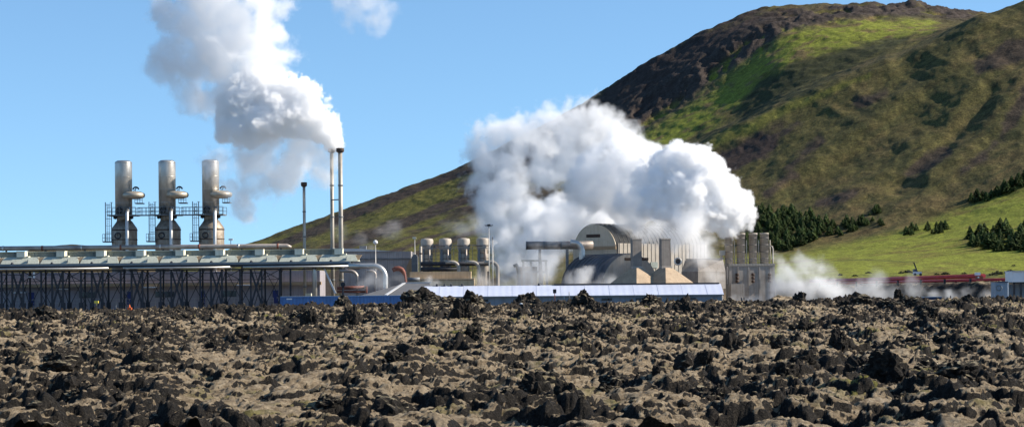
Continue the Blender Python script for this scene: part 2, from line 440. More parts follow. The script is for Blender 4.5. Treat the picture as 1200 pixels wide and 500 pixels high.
LL.new(nd.outputs[0], bp.inputs["Height"]); LL.new(bp.outputs[0], lb.inputs["Normal"])
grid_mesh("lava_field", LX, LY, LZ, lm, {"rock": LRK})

_lyl = np.log(yy / yy[0]) / np.log(yy[-1] / yy[0]) * (nr - 1)
def lava_z(x, y):
    i = int(np.clip(np.searchsorted(yy, y), 1, nr - 1)); j = int(np.clip(np.searchsorted(uu, x / (y + 38)), 1, nc - 1))
    return float(LZ[i, j]), float(LRK[i, j]), float(LR[i, j])

# boulders of lava
bm_, bnt, bb = nodes_of("black_lava_rock")
tc = N(bnt, "ShaderNodeTexCoord"); ge = N(bnt, "ShaderNodeNewGeometry")
nb = noise(bnt, tc.outputs["Object"], 6, 8, 0.7); ns = noise(bnt, ge.outputs["Position"], 2.2, 6)
rc1 = ramp(bnt, nb.outputs[0], [(0.3, (0.007, 0.006, 0.005)), (0.52, (0.020, 0.017, 0.014)), (0.75, (0.08, 0.064, 0.047))])
mo = ramp(bnt, ns.outputs[0], [(0.35, (0.14, 0.115, 0.07)), (0.65, (0.32, 0.27, 0.18))])
sep = N(bnt, "ShaderNodeSeparateXYZ"); bnt.links.new(ge.outputs["Normal"], sep.inputs[0])
ad = N(bnt, "ShaderNodeMath", operation="MULTIPLY_ADD"); ad.inputs[1].default_value = 1.0; ad.inputs[2].default_value = -0.5
bnt.links.new(ns.outputs[0], ad.inputs[0])
ad2 = N(bnt, "ShaderNodeMath", operation="ADD"); bnt.links.new(sep.outputs[2], ad2.inputs[0]); bnt.links.new(ad.outputs[0], ad2.inputs[1])
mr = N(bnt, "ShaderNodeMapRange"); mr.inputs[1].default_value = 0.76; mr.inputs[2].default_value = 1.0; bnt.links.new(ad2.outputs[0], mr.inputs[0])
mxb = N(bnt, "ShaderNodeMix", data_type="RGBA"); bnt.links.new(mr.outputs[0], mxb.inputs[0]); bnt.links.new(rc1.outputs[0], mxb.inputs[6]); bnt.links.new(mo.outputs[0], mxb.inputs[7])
bnt.links.new(mxb.outputs[2], bb.inputs["Base Color"]); bb.inputs["Roughness"].default_value = 0.95; bb.inputs["Specular IOR Level"].default_value = 0.2
bp = N(bnt, "ShaderNodeBump"); bp.inputs["Strength"].default_value = 1.0; bp.inputs["Distance"].default_value = 0.15
bnt.links.new(nb.outputs[0], bp.inputs["Height"]); bnt.links.new(bp.outputs[0], bb.inputs["Normal"])

import bmesh
from mathutils import noise as mn
def rock_mesh(seed, sub=4, tall=1.0):
    b = bmesh.new(); bmesh.ops.create_icosphere(b, subdivisions=sub, radius=1.0)
    off = Vector((seed * 3.7, seed * 1.3, seed * 7.1))
    for v in b.verts:
        n = v.co.normalized()
        d = 0.70 + 0.42 * mn.fractal(n * 1.1 + off, 1.0, 2.0, 3) + 0.20 * (1 - abs(mn.noise(n * 2.6 + off)) * 2) + 0.10 * (1 - abs(mn.noise(n * 6.0 + off)) * 2) + 0.07 * mn.noise(n * 14 + off)
        c = mn.cell(n * 2.2 + off)
        d += 0.0 * c
        v.co = Vector((n.x * d * 1.15, n.y * d, n.z * d * 0.8 * tall))
    me = bpy.data.meshes.new("lava_boulder"); b.to_mesh(me); b.free()
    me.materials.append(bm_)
    return me
ROCKS = [rock_mesh(i + 1, 4, 1 + 0.25 * (i % 3)) for i in range(9)]

def boulder(px, py_top, Y, wpx, hpx, k, label=None, group=None, sink=0.3, name="lava_boulder"):
    p = P(px, py_top, Y); zt = p.z
    z0, _, _ = lava_z(p.x, Y)
    o = bpy.data.objects.new(name, ROCKS[k % len(ROCKS)]); COL.objects.link(o)
    o.scale = (wpx * S(Y) / 2.1, wpx * S(Y) / 2.1, hpx * S(Y) / 1.4)
    o.location = (p.x, Y, zt - hpx * S(Y) * 0.58)
    o.rotation_euler = (0.0, 0.0, k * 1.7)
    tag(o, label, "lava rock", group)
    return o

# landmark rocks against the plant
boulder(493, 337, 322, 40, 30, 0, "tall dark lava crag standing in front of the blue containers and white shed")
boulder(522, 348, 320, 56, 22, 4, "low black lava lump right of the tall crag before the white shed")
boulder(553, 346, 320, 34, 18, 5, "small black lava knob below the eave of the white shed, right of the tall crag")
boulder(560, 366, 262, 120, 34, 7, "broad black lava ridge in the mid field below the white shed")
boulder(760, 353, 318, 110, 18, 3, "long low black lava bank along the foot of the white shed")
boulder(690, 356, 300, 90, 22, 6, "dark lava hump below the middle of the white shed wall")
boulder(805, 358, 312, 70, 16, 8, "low dark lava hump below the right end of the white shed")
boulder(1010, 351, 316, 70, 24, 5, "wide black lava bank below the steam, left of the navy container")
boulder(1060, 350, 312, 60, 26, 0, "dark mossy lava mound beside the navy container")
boulder(1052, 340.5, 318, 10, 9, 2, "small dark stone perched on the mossy lava mound before the steam")
boulder(1100, 358, 300, 110, 34, 7, "large black lava ridge at the right edge of the field crest")
boulder(1170, 352, 316, 56, 20, 3, "dark lava hump in front of the small blue grey cabin")
boulder(660, 400, 150, 38, 30, 0, "upright dark lava rock in the middle of the moss below the sign post")
boulder(617, 428, 110, 66, 40, 5, "big rounded black lava rock at the centre of the mossy foreground")
boulder(1022, 412, 128, 36, 62, 2, "tall narrow black lava pillar in the right foreground moss")
boulder(751, 444, 96, 56, 34, 4, "dark flat topped lava rock right of the centre rock in the foreground")
boulder(370, 412, 130, 44, 34, 6, "dark knobbly lava rock left of centre in the foreground moss")
# the many others
G_B = "dark lava boulders scattered over the mossy field"
cnt = 0; tries = 0
while cnt < 225 and tries < 20000:
    tries += 1
    Y = 58 * (330 / 58) ** (random.random() ** 0.85)
    x = random.uniform(-0.262, 0.262) * Y
    z, rk, r0 = lava_z(x, Y)
    if r0 < 0.35 and random.random() > 0.10: continue
    s = random.choice((0.22, 0.3, 0.38, 0.5, 0.65)) * (0.65 + 1.5 * (Y / 330)) * random.uniform(0.8, 1.3)
    o = bpy.data.objects.new("lava_boulder", random.choice(ROCKS)); COL.objects.link(o)
    o.location = (x, Y, z + s * 0.12); o.scale = (s, s, s * random.uniform(0.8, 1.5))
    o.rotation_euler = (random.uniform(-0.3, 0.3), random.uniform(-0.3, 0.3), random.uniform(0, 6.28))
    tag(o, "jagged dark lava boulder lying among the moss of the lava field", "lava rock", G_B)
    cnt += 1
# rubble: uncountable small pieces
small = []
for i in range(6):
    me = rock_mesh(40 + i, 2)
    small.append((np.array([v.co[:] for v in me.vertices]), [list(p.vertices) for p in me.polygons]))
    bpy.data.meshes.remove(me)
rb_ = MB(); k = 0; tries = 0
while k < 1500 and tries < 60000:
    tries += 1
    Y = 54 * (332 / 54) ** (random.random() ** 0.85)
    x = random.uniform(-0.30, 0.30) * Y
    z, rk, r0 = lava_z(x, Y)
    if r0 < 0.3 and random.random() > 0.16: continue
    s = random.uniform(0.07, 0.24) * (0.7 + 1.0 * (Y / 330))
    v, f = random.choice(small)
    a_ = random.uniform(0, 6.28); ca, sa = math.cos(a_), math.sin(a_)
    vv = np.stack([(v[:, 0] * ca - v[:, 1] * sa) * s + x, (v[:, 0] * sa + v[:, 1] * ca) * s + Y, v[:, 2] * s * random.uniform(0.8, 1.8) + z - 0.1 * s], -1)
    rb_.add(vv.tolist(), f); k += 1
rub = rb_.build("lava_rubble", bm_, origin=(0, 150, 0))
tag(rub, "loose dark lava rubble strewn through the moss", "rubble", kind="stuff")

# ------------------------------------------------------------------ hills
HC = np.array([-600, -200, 0, 100, 200, 300, 420, 540, 600, 690, 760, 830, 880, 920, 1000, 1085, 1120, 1200, 1350, 1500, 1800])
slices = [
 (560,  [352]*21),
 (640,  [352, 352, 352, 351, 350, 348, 345, 342, 340, 337, 333, 330, 328, 326, 323, 321, 320, 318, 314, 310, 305]),
 (760,  [350, 350, 350, 349, 346, 340, 335, 330, 328, 325, 321, 316, 312, 309, 302, 294, 290, 278, 262, 250, 240]),
 (900,  [349, 349, 349, 347, 342, 334, 326, 318, 314, 308, 304, 300, 300, 297, 283, 262, 252, 222, 185, 160, 140]),
 (1000, [348, 348, 348, 346, 339, 329, 316, 303, 297, 288, 275, 258, 245, 232, 210, 180, 165, 128, 90, 70, 50]),
 (1080, [348, 348, 347, 344, 336, 324, 307, 288, 280, 268, 240, 212, 192, 172, 142, 112, 92, 60, 25, 5, -10]),
 (1150, [347, 347, 346, 343, 333, 318, 297, 272, 262, 247, 207, 168, 143, 125, 92, 54, 36, 1, -40, -60, -80]),
 (1250, [347, 347, 345, 342, 329, 311, 284, 254, 238, 217, 190, 162, 136, 112, 80, 50, 28, 2, -20, -30, -40]),
 (1370, [346, 346, 345, 340, 323, 300, 266, 228, 206, 176, 146, 112, 86, 52, 32, 31, 30, 30, 30, 30, 30]),
 (1440, [346, 346, 344, 338, 319, 292, 252, 210, 183, 146, 102, 60, 32, 20, 14, 18, 22, 28, 35, 40, 45]),
 (1500, [346, 346, 344, 337, 316, 283, 240, 195, 165, 119, 70, 33, 12, 5, 6, 9, 14, 22, 40, 50, 60]),
 (1700, [347, 347, 345, 340, 322, 297, 262, 228, 205, 165, 125, 95, 75, 65, 60, 60, 62, 66, 80, 90, 100]),
 (2100, [349]*21),
]
hc = np.arange(-420, 1640, 1.7)
hyv = np.concatenate([np.linspace(560, 900, 110, endpoint=False), np.linspace(900, 1520, 330, endpoint=False), np.linspace(1520, 2100, 40)])
SY = np.array([s_[0] for s_ in slices])
tab = np.stack([EYE + (HZ - np.interp(hc, HC, s_[1])) * s_[0] / FPX + ((hc - CX) * -SR) * s_[0] / FPX for s_ in slices])
HYg, HCg = np.meshgrid(hyv, hc, indexing="ij")
HZt = np.stack([np.interp(hyv, SY, tab[:, j]) for j in range(len(hc))], 1)
def blur(a, n, ax):
    k = np.hanning(n + 2)[1:-1]; k /= k.sum()
    pad = [(0, 0), (0, 0)]; pad[ax] = (n // 2, n // 2)
    ap = np.pad(a, pad, mode="edge")
    return np.apply_along_axis(lambda q: np.convolve(q, k, "valid"), ax, ap)
HZt = blur(HZt, 59, 1); HZt = blur(HZt, 19, 0)
HX = (HCg - CX) * HYg / FPX
amp = sst(600, 980, HYg) * sst(0, 30, HZt)
hpy = HZ - (HZt - EYE) * FPX / HYg - (HCg - CX) * SR
def rib(pts, wpx):
    d = np.full(HX.shape, 1e9)
    for (x0, y0), (x1, y1) in zip(pts[:-1], pts[1:]):
        dx, dy = x1 - x0, y1 - y0
        t = np.clip(((HCg - x0) * dx + (hpy - y0) * dy) / (dx * dx + dy * dy), 0, 1)
        d = np.minimum(d, np.hypot(HCg - x0 - t * dx, hpy - y0 - t * dy))
    return np.exp(-(d + 5 * fbm(HX / 25, HYg / 40, 3, 260)) ** 2 / wpx ** 2)
HZt = HZt + amp * sst(1300, 1200, HYg) * (3.2 * rib([(770, 206), (840, 168), (900, 138), (960, 112), (1040, 80)], 13) + 2.4 * rib([(880, 232), (960, 190), (1040, 140), (1110, 80), (1150, 30)], 16)
      + 2.0 * rib([(990, 235), (1060, 195), (1120, 140), (1170, 80)], 14) + 1.6 * rib([(1090, 215), (1150, 160), (1200, 95)], 12) - 2.0 * rib([(930, 225), (1010, 178), (1090, 115)], 12) - 1.8 * rib([(1050, 220), (1110, 170), (1160, 110)], 10))
left_cliff = np.exp(-((hpy - (np.interp(HCg, [600, 690, 760, 820, 870, 920, 1000, 1085, 1130], [230, 165, 128, 92, 58, 26, 14, 14, 18]))) / np.interp(HCg, [600, 760, 900, 950, 1100], [30, 26, 20, 9, 8])) ** 2) * sst(640, 720, HCg) * sst(1180, 1120, HCg) * sst(1270, 1340, HYg)
crk = ridged(HX / 26, HYg / 34, 5, 210, 0.6)
HZt = HZt + amp * (2.4 * fbm(HX / 120, HYg / 160, 3, 200) + 2.0 * (ridged((HX + 0.3 * HYg) / 42, HYg / 150, 4, 220) - 0.5) + 0.55 * (ridged((HX + 0.2 * HYg) / 15, HYg / 40, 4, 225) - 0.5) + 0.8 * fbm(HX / 8, HYg / 10, 4, 230))
HZt = HZt + left_cliff * (6.5 * (crk - 0.45) + 2.5 * (0.5 - worley(HX / 12, HYg / 12, 240)))
crest = sst(1450, 1500, HYg) * sst(1530, 1500, HYg) * sst(620, 720, HCg)
HZt = HZt + crest * (1.5 * ridged(HX / 14, HYg / 30, 4, 250) - 0.4)
knob = np.exp(-((HCg - 1075) / 9) ** 4) * np.exp(-((HYg - 1490) / 20) ** 2)
HZt = HZt + knob * 4.0
# colours of the ground: grass, moss, bare soil, plus a painted lit line
hpy = HZ - (HZt - EYE) * FPX / HYg - (HCg - CX) * SR
nz1 = fbm(HX / 60, HYg / 80, 5, 300); nz2 = fbm(HX / 14, HYg / 20, 5, 310, 0.6); nz3 = fbm(HX / 200, HYg / 200, 3, 320)
str_ = fbm((HCg * 0.9 - hpy * 0.43) / 70, (HCg * 0.43 + hpy * 0.9) / 11, 5, 330, 0.6)
def col(*c): return np.array(c)[None, None, :]
def mixc(a, b, t): return a + (b - a) * t[..., None]
olive = col(0.125, 0.108, 0.034); dry = col(0.175, 0.128, 0.050); dmoss = col(0.066, 0.068, 0.024)
bright = col(0.215, 0.235, 0.030); soil = col(0.066, 0.046, 0.037); rockc_ = col(0.075, 0.058, 0.048); ymoss_and_lit = col(0.190, 0.180, 0.036)
C = mixc(np.broadcast_to(olive, HX.shape + (3,)), dry, sst(-0.15, 0.45, nz1 + 0.5 * nz2))
C = mixc(C, dmoss, 0.8 * sst(0.0, 0.40, 0.35 * nz2 + 1.0 * str_ + 0.3 * nz1))
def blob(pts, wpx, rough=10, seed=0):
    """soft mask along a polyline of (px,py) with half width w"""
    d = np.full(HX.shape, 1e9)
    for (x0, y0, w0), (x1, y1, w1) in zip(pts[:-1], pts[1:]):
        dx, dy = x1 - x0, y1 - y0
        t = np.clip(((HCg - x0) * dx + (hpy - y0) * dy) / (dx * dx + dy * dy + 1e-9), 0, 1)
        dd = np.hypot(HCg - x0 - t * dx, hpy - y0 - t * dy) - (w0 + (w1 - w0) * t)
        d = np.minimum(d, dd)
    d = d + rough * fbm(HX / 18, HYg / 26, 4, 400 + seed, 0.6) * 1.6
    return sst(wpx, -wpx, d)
# left flank (lower): yellow-green moss bands with dark soil between
lf = sst(720, 560, HCg + (hpy - 200) * 0.2)
bands = sst(-0.12, 0.22, fbm(HCg / 90 + (hpy) / 40, (hpy + HCg * 0.36) / 26, 4, 340) + 0.3 * nz2)
C = mixc(C, mixc(np.broadcast_to(ymoss_and_lit * 0.8, C.shape), soil, bands), lf * 0.9)
C = mixc(C, np.broadcast_to(soil, C.shape), blob([(300, 283, 1), (420, 243, 3), (540, 200, 8), (600, 180, 14)], 5, 6, 1) * 0.8)
C = mixc(C, np.broadcast_to(soil, C.shape), blob([(450, 290, 1), (500, 268, 3), (540, 250, 6), (640, 225, 12)], 4, 7, 2) * 0.8)
# dark ridge of the back mountain
C = mixc(C, np.broadcast_to(soil, C.shape), blob([(560, 230, 20), (690, 145, 26), (760, 100, 34), (830, 60, 26), (880, 30, 14), (930, 14, 5)], 8, 14, 3) * sst(1150, 1330, HYg))
# green gully
gl = blob([(690, 205, 8), (750, 172, 14), (800, 148, 20), (845, 112, 22), (890, 74, 22), (950, 46, 20), (1040, 34, 14), (1090, 30, 8)], 9, 12, 4) * sst(1200, 1260, HYg)
C = mixc(C, mixc(np.broadcast_to(bright * 0.98, C.shape), dry, sst(0, 0.4, nz2 + 0.3 * nz1)), gl)
C = mixc(C, np.broadcast_to(rockc_, C.shape), np.clip(left_cliff * sst(0.32, 0.55, crk) * 1.5, 0, 1))
# spur: sunlit crest line painted in with the moss colour, and dark edge
C = mixc(C, np.broadcast_to(ymoss_and_lit, C.shape), blob([(770, 206, 5), (840, 168, 6), (900, 138, 6), (960, 112, 4), (1020, 88, 2)], 4, 5, 5))
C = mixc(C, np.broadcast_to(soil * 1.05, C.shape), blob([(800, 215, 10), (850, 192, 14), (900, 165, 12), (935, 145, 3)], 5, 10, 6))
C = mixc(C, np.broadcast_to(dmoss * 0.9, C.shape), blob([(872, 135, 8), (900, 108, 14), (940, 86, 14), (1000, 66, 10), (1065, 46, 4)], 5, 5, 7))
for k_, pts in enumerate(([(1065, 205, 5), (1085, 190, 9), (1110, 178, 5)], [(1130, 200, 3), (1150, 185, 5), (1168, 168, 4)], [(1175, 160, 6), (1190, 135, 8), (1205, 110, 8)],
                          [(960, 240, 3), (990, 232, 4), (1005, 226, 2)], [(925, 195, 5), (945, 180, 6), (965, 165, 5)], [(1165, 258, 4), (1185, 248, 8), (1215, 240, 8)],
                          [(1150, 80, 8), (1190, 60, 14), (1215, 50, 10)], [(900, 225, 4), (930, 205, 6)], [(1010, 120, 6), (1040, 110, 4)])):
    C = mixc(C, np.broadcast_to(soil if k_ % 2 == 0 else soil * 1.2, C.shape), blob(pts, 4, 7, 10 + k_) * 0.85)
# meadow
md = sst(-6, 8, hpy - np.interp(HCg, [820, 920, 1000, 1060, 1100, 1150, 1200, 1300, 1500], [302, 298, 280, 268, 252, 236, 214, 185, 150]) + 5 * nz2) * sst(800, 880, HCg)
C = mixc(C, mixc(np.broadcast_to(bright, C.shape), col(0.15, 0.12, 0.03) + np.zeros_like(C), sst(-0.1, 0.5, nz2 * 0.8 + nz1 * 0.5)), md)
C = mixc(C, np.broadcast_to(dmoss, C.shape), blob([(960, 307, 0.2), (1010, 304, 0.6), (1075, 307, 0.3)], 1.0, 0.6, 30) * 0.8)
C = mixc(C, np.broadcast_to(col(0.045, 0.038, 0.026), C.shape), sst(652, 610, HYg + 30 * nz2))
C = C * (0.9 + 0.45 * fbm(HX / 5, HYg / 7, 4, 360, 0.65)[..., None]) * (1 - 0.4 * sst(0.25, 0.5, fbm(HX / 10, HYg / 14, 3, 370)) * (1 - md))[..., None]
C = np.clip(C * (0.86 + 0.16 * np.maximum(md, gl))[..., None], 0.008, 0.6)

hm, hnt, hb = nodes_of("grass_and_bare_soil_slope")
at = N(hnt, "ShaderNodeAttribute", attribute_name="ground"); tc = N(hnt, "ShaderNodeTexCoord")
nh = noise(hnt, tc.outputs["Object"], 0.35, 8, 0.7); nh2 = noise(hnt, tc.outputs["Object"], 0.09, 6, 0.6)
mr = N(hnt, "ShaderNodeMapRange"); mr.inputs[1].default_value = 0.3; mr.inputs[2].default_value = 0.7; mr.inputs[3].default_value = 0.6; mr.inputs[4].default_value = 1.38
hnt.links.new(nh.outputs[0], mr.inputs[0])
nh3 = noise(hnt, tc.outputs["Object"], 1.1, 5, 0.7)
mr3 = N(hnt, "ShaderNodeMapRange"); mr3.inputs[1].default_value = 0.36; mr3.inputs[2].default_value = 0.62; mr3.inputs[3].default_value = 0.5; mr3.inputs[4].default_value = 1.25
hnt.links.new(nh3.outputs[0], mr3.inputs[0])
mm_ = N(hnt, "ShaderNodeMath", operation="MULTIPLY"); hnt.links.new(mr.outputs[0], mm_.inputs[0]); hnt.links.new(mr3.outputs[0], mm_.inputs[1])
vm = N(hnt, "ShaderNodeVectorMath", operation="SCALE"); hnt.links.new(at.outputs["Color"], vm.inputs[0]); hnt.links.new(mm_.outputs[0], vm.inputs["Scale"])
hnt.links.new(vm.outputs[0], hb.inputs["Base Color"]); hb.inputs["Roughness"].default_value = 0.95; hb.inputs["Specular IOR Level"].default_value = 0.15
bp = N(hnt, "ShaderNodeBump"); bp.inputs["Strength"].default_value = 0.7; bp.inputs["Distance"].default_value = 1.2
hnt.links.new(nh.outputs[0], bp.inputs["Height"]); hnt.links.new(bp.outputs[0], hb.inputs["Normal"])
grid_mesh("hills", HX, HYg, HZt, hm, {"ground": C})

# small far hill at the left
fx = np.linspace(-900, -300, 90); fy = np.linspace(2500, 3100, 60)
FX, FY = np.meshgrid(fx, fy)
FPx = CX + FX / FY * FPX
pk = np.interp(FPx, [-60, 0, 30, 60, 85, 112, 130, 160, 210, 400], [312, 300, 293, 288, 285.5, 287, 290, 296, 305, 330])
FZ = EYE + (HZ - pk + 4) * 2800 / FPX
FZ = (FZ + 4 * fbm(FX / 60, FY / 60, 4, 500)) * sst(2500, 2750, FY) * sst(3100, 2850, FY) - 2
Cf = mixc(np.broadcast_to(col(0.10, 0.075, 0.04), FX.shape + (3,)), col(0.05, 0.05, 0.02), sst(-0.2, 0.3, fbm(FX / 50, FY / 50, 4, 510)))
grid_mesh("distant_hill", FX, FY, FZ, hm, {"ground": Cf})

def hill_at(px, py):
    j = int(np.clip(np.searchsorted(hc, px), 1, len(hc) - 1))
    colp = hpy[:, j]
    for i in range(len(hyv)):
        if colp[i] <= py: return HX[i, j], hyv[i], HZt[i, j]
    i = len(hyv) - 60
    return HX[i, j], hyv[i], HZt[i, j]

# ------------------------------------------------------------------ spruces
fm, fnt, fb = nodes_of("spruce_needles")
tc = N(fnt, "ShaderNodeTexCoord"); oi = N(fnt, "ShaderNodeObjectInfo")
nn = noise(fnt, tc.outputs["Object"], 1.3, 5)
cr = ramp(fnt, nn.outputs[0], [(0.35, (0.048, 0.078, 0.024)), (0.65, (0.115, 0.152, 0.046))])
mr = N(fnt, "ShaderNodeMapRange"); mr.inputs[3].default_value = 0.65; mr.inputs[4].default_value = 1.35; fnt.links.new(oi.outputs["Random"], mr.inputs[0])
vm = N(fnt, "ShaderNodeVectorMath", operation="SCALE"); fnt.links.new(cr.outputs[0], vm.inputs[0]); fnt.links.new(mr.outputs[0], vm.inputs["Scale"])
fnt.links.new(vm.outputs[0], fb.inputs["Base Color"]); fb.inputs["Roughness"].default_value = 0.8; fb.inputs["Specular IOR Level"].default_value = 0.2

def spruce_parts(seed):
    r = random.Random(seed)
    t = MB().tube([(0, 0, -0.6), (0, 0, 0.5), (0.02, 0, 1.0)], [0.030, 0.022, 0.004], 6)
    c = MB(); nlev = 15
    for i in range(nlev):
        z = 0.07 + 0.90 * i / nlev
        rad = 0.25 * (1 - i / nlev) ** 0.8 * r.uniform(0.8, 1.12) + 0.014
        nb_ = r.randint(8, 11) if i < 10 else 6
        a0 = r.uniform(0, 6.28)
        for k in range(nb_):
            if r.random() < 0.08: continue
            a = a0 + 2 * math.pi * k / nb_ + r.uniform(-0.25, 0.25)
            L_ = rad * r.uniform(0.7, 1.22); wd = 0.055 * (1 - 0.5 * i / nlev) * r.uniform(0.8, 1.3)
            d = Vector((math.cos(a), math.sin(a), 0)); q = Vector((-d.y, d.x, 0))
            b0 = Vector((0, 0, z + 0.035)); tip = d * L_ + Vector((0, 0, z - 0.05 - r.uniform(0, 0.03))); mid = d * L_ * 0.55 + Vector((0, 0, z + 0.012))
            c.add([b0, mid + q * wd, tip, mid - q * wd, mid + Vector((0, 0, -0.055))], [(0, 1, 2, 3), (0, 4, 1), (1, 4, 2), (2, 4, 3), (3, 4, 0)])
    c.lathe([(0.004, 1.0), (0.012, 0.9)], (0, 0, 0), 5)
    return t, c
PROT = []
for i in range(4):
    t, c = spruce_parts(i + 3)
    root = thing("spruce_tree", "x", "tree", (0, 0, 0), "x")
    t.build("trunk", M["trunk"], root); c.build("crown", fm, root)
    PROT.append(root)
used = set()
def spruce(px, py, h, label, group):
    x, y, z = hill_at(px, py)
    k = random.randrange(4)
    if k in used: o = copy_tree(PROT[k])
    else: o = PROT[k]; used.add(k)
    o["label"] = label; o["group"] = group
    s = h * 0.74 * random.choice((0.6, 0.8, 0.95, 1.1)) * random.uniform(0.85, 1.2); wd = random.uniform(1.8, 2.8)
    o.scale = (s * wd, s * wd, s); o.location = (x, y, z - 0.1); o.rotation_euler = (0, 0, random.uniform(0, 6.28))

def inpoly(px, py, poly):
    ins = False; j = len(poly) - 1
    for i in range(len(poly)):
        (xi, yi), (xj, yj) = poly[i], poly[j]
        if (yi > py) != (yj > py) and px < (xj - xi) * (py - yi) / (yj - yi) + xi: ins = not ins
        j = i
    return ins
stands = [
 ([(872, 250), (890, 244), (920, 250), (950, 256), (975, 262), (985, 272), (962, 280), (935, 290), (915, 296), (890, 300), (872, 298)], 128, 6.6, "dark spruce in the dense stand behind the four concrete chimneys", "spruces in the plantation behind the chimney block"),
 ([(975, 272), (1000, 255), (1026, 243), (1034, 248), (1018, 264), (1004, 272), (985, 277)], 26, 4.6, "small spruce in the thinning row running up the slope from the plantation", "spruces straggling up from the plantation"),
 ([(1028, 262), (1036, 260), (1034, 270), (1024, 270)], 3, 4.6, "single small spruce on the meadow edge between plantation and central clump", "lone spruces on the meadow edge"),
 ([(1052, 276), (1062, 270), (1076, 268), (1084, 266), (1100, 264), (1110, 270), (1104, 274), (1088, 274), (1070, 276)], 22, 4.4, "spruce in the small isolated clump in the middle of the bright meadow", "spruces of the meadow clump"),
 ([(1124, 286), (1136, 276), (1160, 272), (1215, 266), (1240, 266), (1240, 300), (1190, 296), (1150, 294)], 76, 6.6, "dark spruce in the stand at the right end of the meadow", "spruces in the right meadow stand"),
 ([(1128, 238), (1150, 228), (1175, 220), (1200, 208), (1225, 196), (1230, 206), (1205, 218), (1175, 230), (1145, 240)], 44, 4.8, "spruce in the belt along the upper edge of the meadow", "spruces in the upper belt"),
]
for poly, n, h, lab, grp in stands:
    xs = [p[0] for p in poly]; ys = [p[1] for p in poly]; k = 0; g = 0
    pts = []
    while k < n and g < 20000:
        g += 1
        a, b = random.uniform(min(xs), max(xs)), random.uniform(min(ys), max(ys))
        if not inpoly(a, b, poly): continue
        if any((a - p) ** 2 + ((b - q) * 2) ** 2 < 8 for p, q in pts) and g < 15000: continue
        pts.append((a, b)); spruce(a, b, h, lab, grp); k += 1

# low shrubs at the meadow foot
sm_ = mat("shrub_leaves", (0.045, 0.050, 0.020), 0.9, 0, 0.5, 2.0)
def shrub_mesh(seed):
    r = random.Random(seed); m = MB()
    for i in range(160):
        d = Vector((r.gauss(0, 1), r.gauss(0, 1), abs(r.gauss(0, 0.8)))).normalized() * r.uniform(0.55, 1.0)
        d.z *= 0.75; q = Vector((r.gauss(0, 1), r.gauss(0, 1), r.gauss(0, 1))).normalized() * 0.17; s_ = Vector((r.gauss(0, 1), r.gauss(0, 1), r.gauss(0, 1))).normalized() * 0.17
        m.add([d - q, d + s_, d + q, d - s_], [(0, 1, 2, 3)])
    return m
shp = shrub_mesh(5).build("shrub", sm_, origin=(0, 0, 0))
shrubs = [(1018, 318, 6), (985, 320, 5), (1002, 321, 5), (1056, 318, 6), (1064, 317, 8), (1072, 318, 6), (1098, 320, 6), (1108, 319, 7), (1130, 319, 6), (1146, 319, 5), (1164, 320, 8), (1170, 319, 10), (1184, 317, 9), (1188, 309, 4)]
for i, (a, b, wd) in enumerate(shrubs):
    o = shp if i == 0 else shp.copy()
    if i: COL.objects.link(o)
    x, y, z = hill_at(a, b + 2.5)
    y = min(y, 690); x = (a - CX) * y / FPX; z = P(a, b + 2.5, y).z
    s = wd * S(y) * 0.6
    o.location = (x, y, z); o.scale = (s * 1.3, s, s); o.rotation_euler = (0, 0, i * 1.3)
    tag(o, "low dark shrub at the foot of the meadow behind the red pipelines", "shrub", "shrubs along the meadow foot")
# ------------------------------------------------------------------ plant: condenser gallery on stilts
YG = 390.0
sg = S(YG)
def gx(px): return (px - CX) * sg
def gz(py): return P(0, py, YG).z
gal = thing("condenser_gallery", "long pale grey green condenser gallery on dark braced steel stilts at the left", "condenser", (gx(170), YG, 0))
PITCH = 46.6
x_l, x_r = gx(-80), gx(411)
cx0 = [24 + PITCH * k for k in range(-2, 9)]
for c in cx0:
    m = MB(); hw = 22.6 * sg; tw = 19.6 * sg
    b = [(gx(c) - hw, YG - 0.5, gz(309.4)), (gx(c) + hw, YG - 0.5, gz(309.4)), (gx(c) + hw, YG + 7, gz(309.4)), (gx(c) - hw, YG + 7, gz(309.4))]
    t = [(gx(c) - tw, YG + 0.75, gz(301.4)), (gx(c) + tw, YG + 0.75, gz(301.4)), (gx(c) + tw, YG + 5.8, gz(301.4)), (gx(c) - tw, YG + 5.8, gz(301.4))]
    m.hexa(b, t)
    for u in (-0.5, 0.0, 0.5):
        pass
    pn_ = m.build("trough_panel", M["trough"], gal)
    s_ = MB(); s_.box((gx(c) + hw * 0.42, YG - 0.2, gz(306.0)), (0.10, 0.5, 4.0 * sg)); s_.build("inspection_hatch", M["gutter"], pn_)
    f = MB(); f.box((gx(c), YG + 1.6, gz(298.1)), (9.6 * sg, 2.4, 6.6 * sg)); f.box((gx(c), YG + 1.6, gz(294.6)), (10.4 * sg, 2.6, 0.5 * sg)); f.box((gx(c) + 6.6 * sg, YG + 1.4, gz(300.8)), (4.5 * sg, 1.6, 1.2 * sg))
    f.build("fan_box", M["cream"], gal)
    v = MB(); v.prism([(gx(c) + hw - 0.55, YG + 0.55, gz(302)), (gx(c) + hw + 0.75, YG + 0.55, gz(302)), (gx(c) + hw + 0.1, YG + 0.2, gz(308.6))], (0, 1.0, 0))
    v.build("drip_gusset", M["tan"], gal)
    k_ = MB(); k_.lathe([(0.28, 0), (0.32, 0.25), (0.12, 0.5)], (gx(c) - 8 * sg, YG - 1.0, gz(310.6)), 10); k_.build("valve_knob", M["dark_steel"], gal)
m = MB(); m.box(((x_l + x_r) / 2 - 1, YG + 3.4, gz(298.3)), (x_r - x_l - 3.2, 0.3, 6.2 * sg))
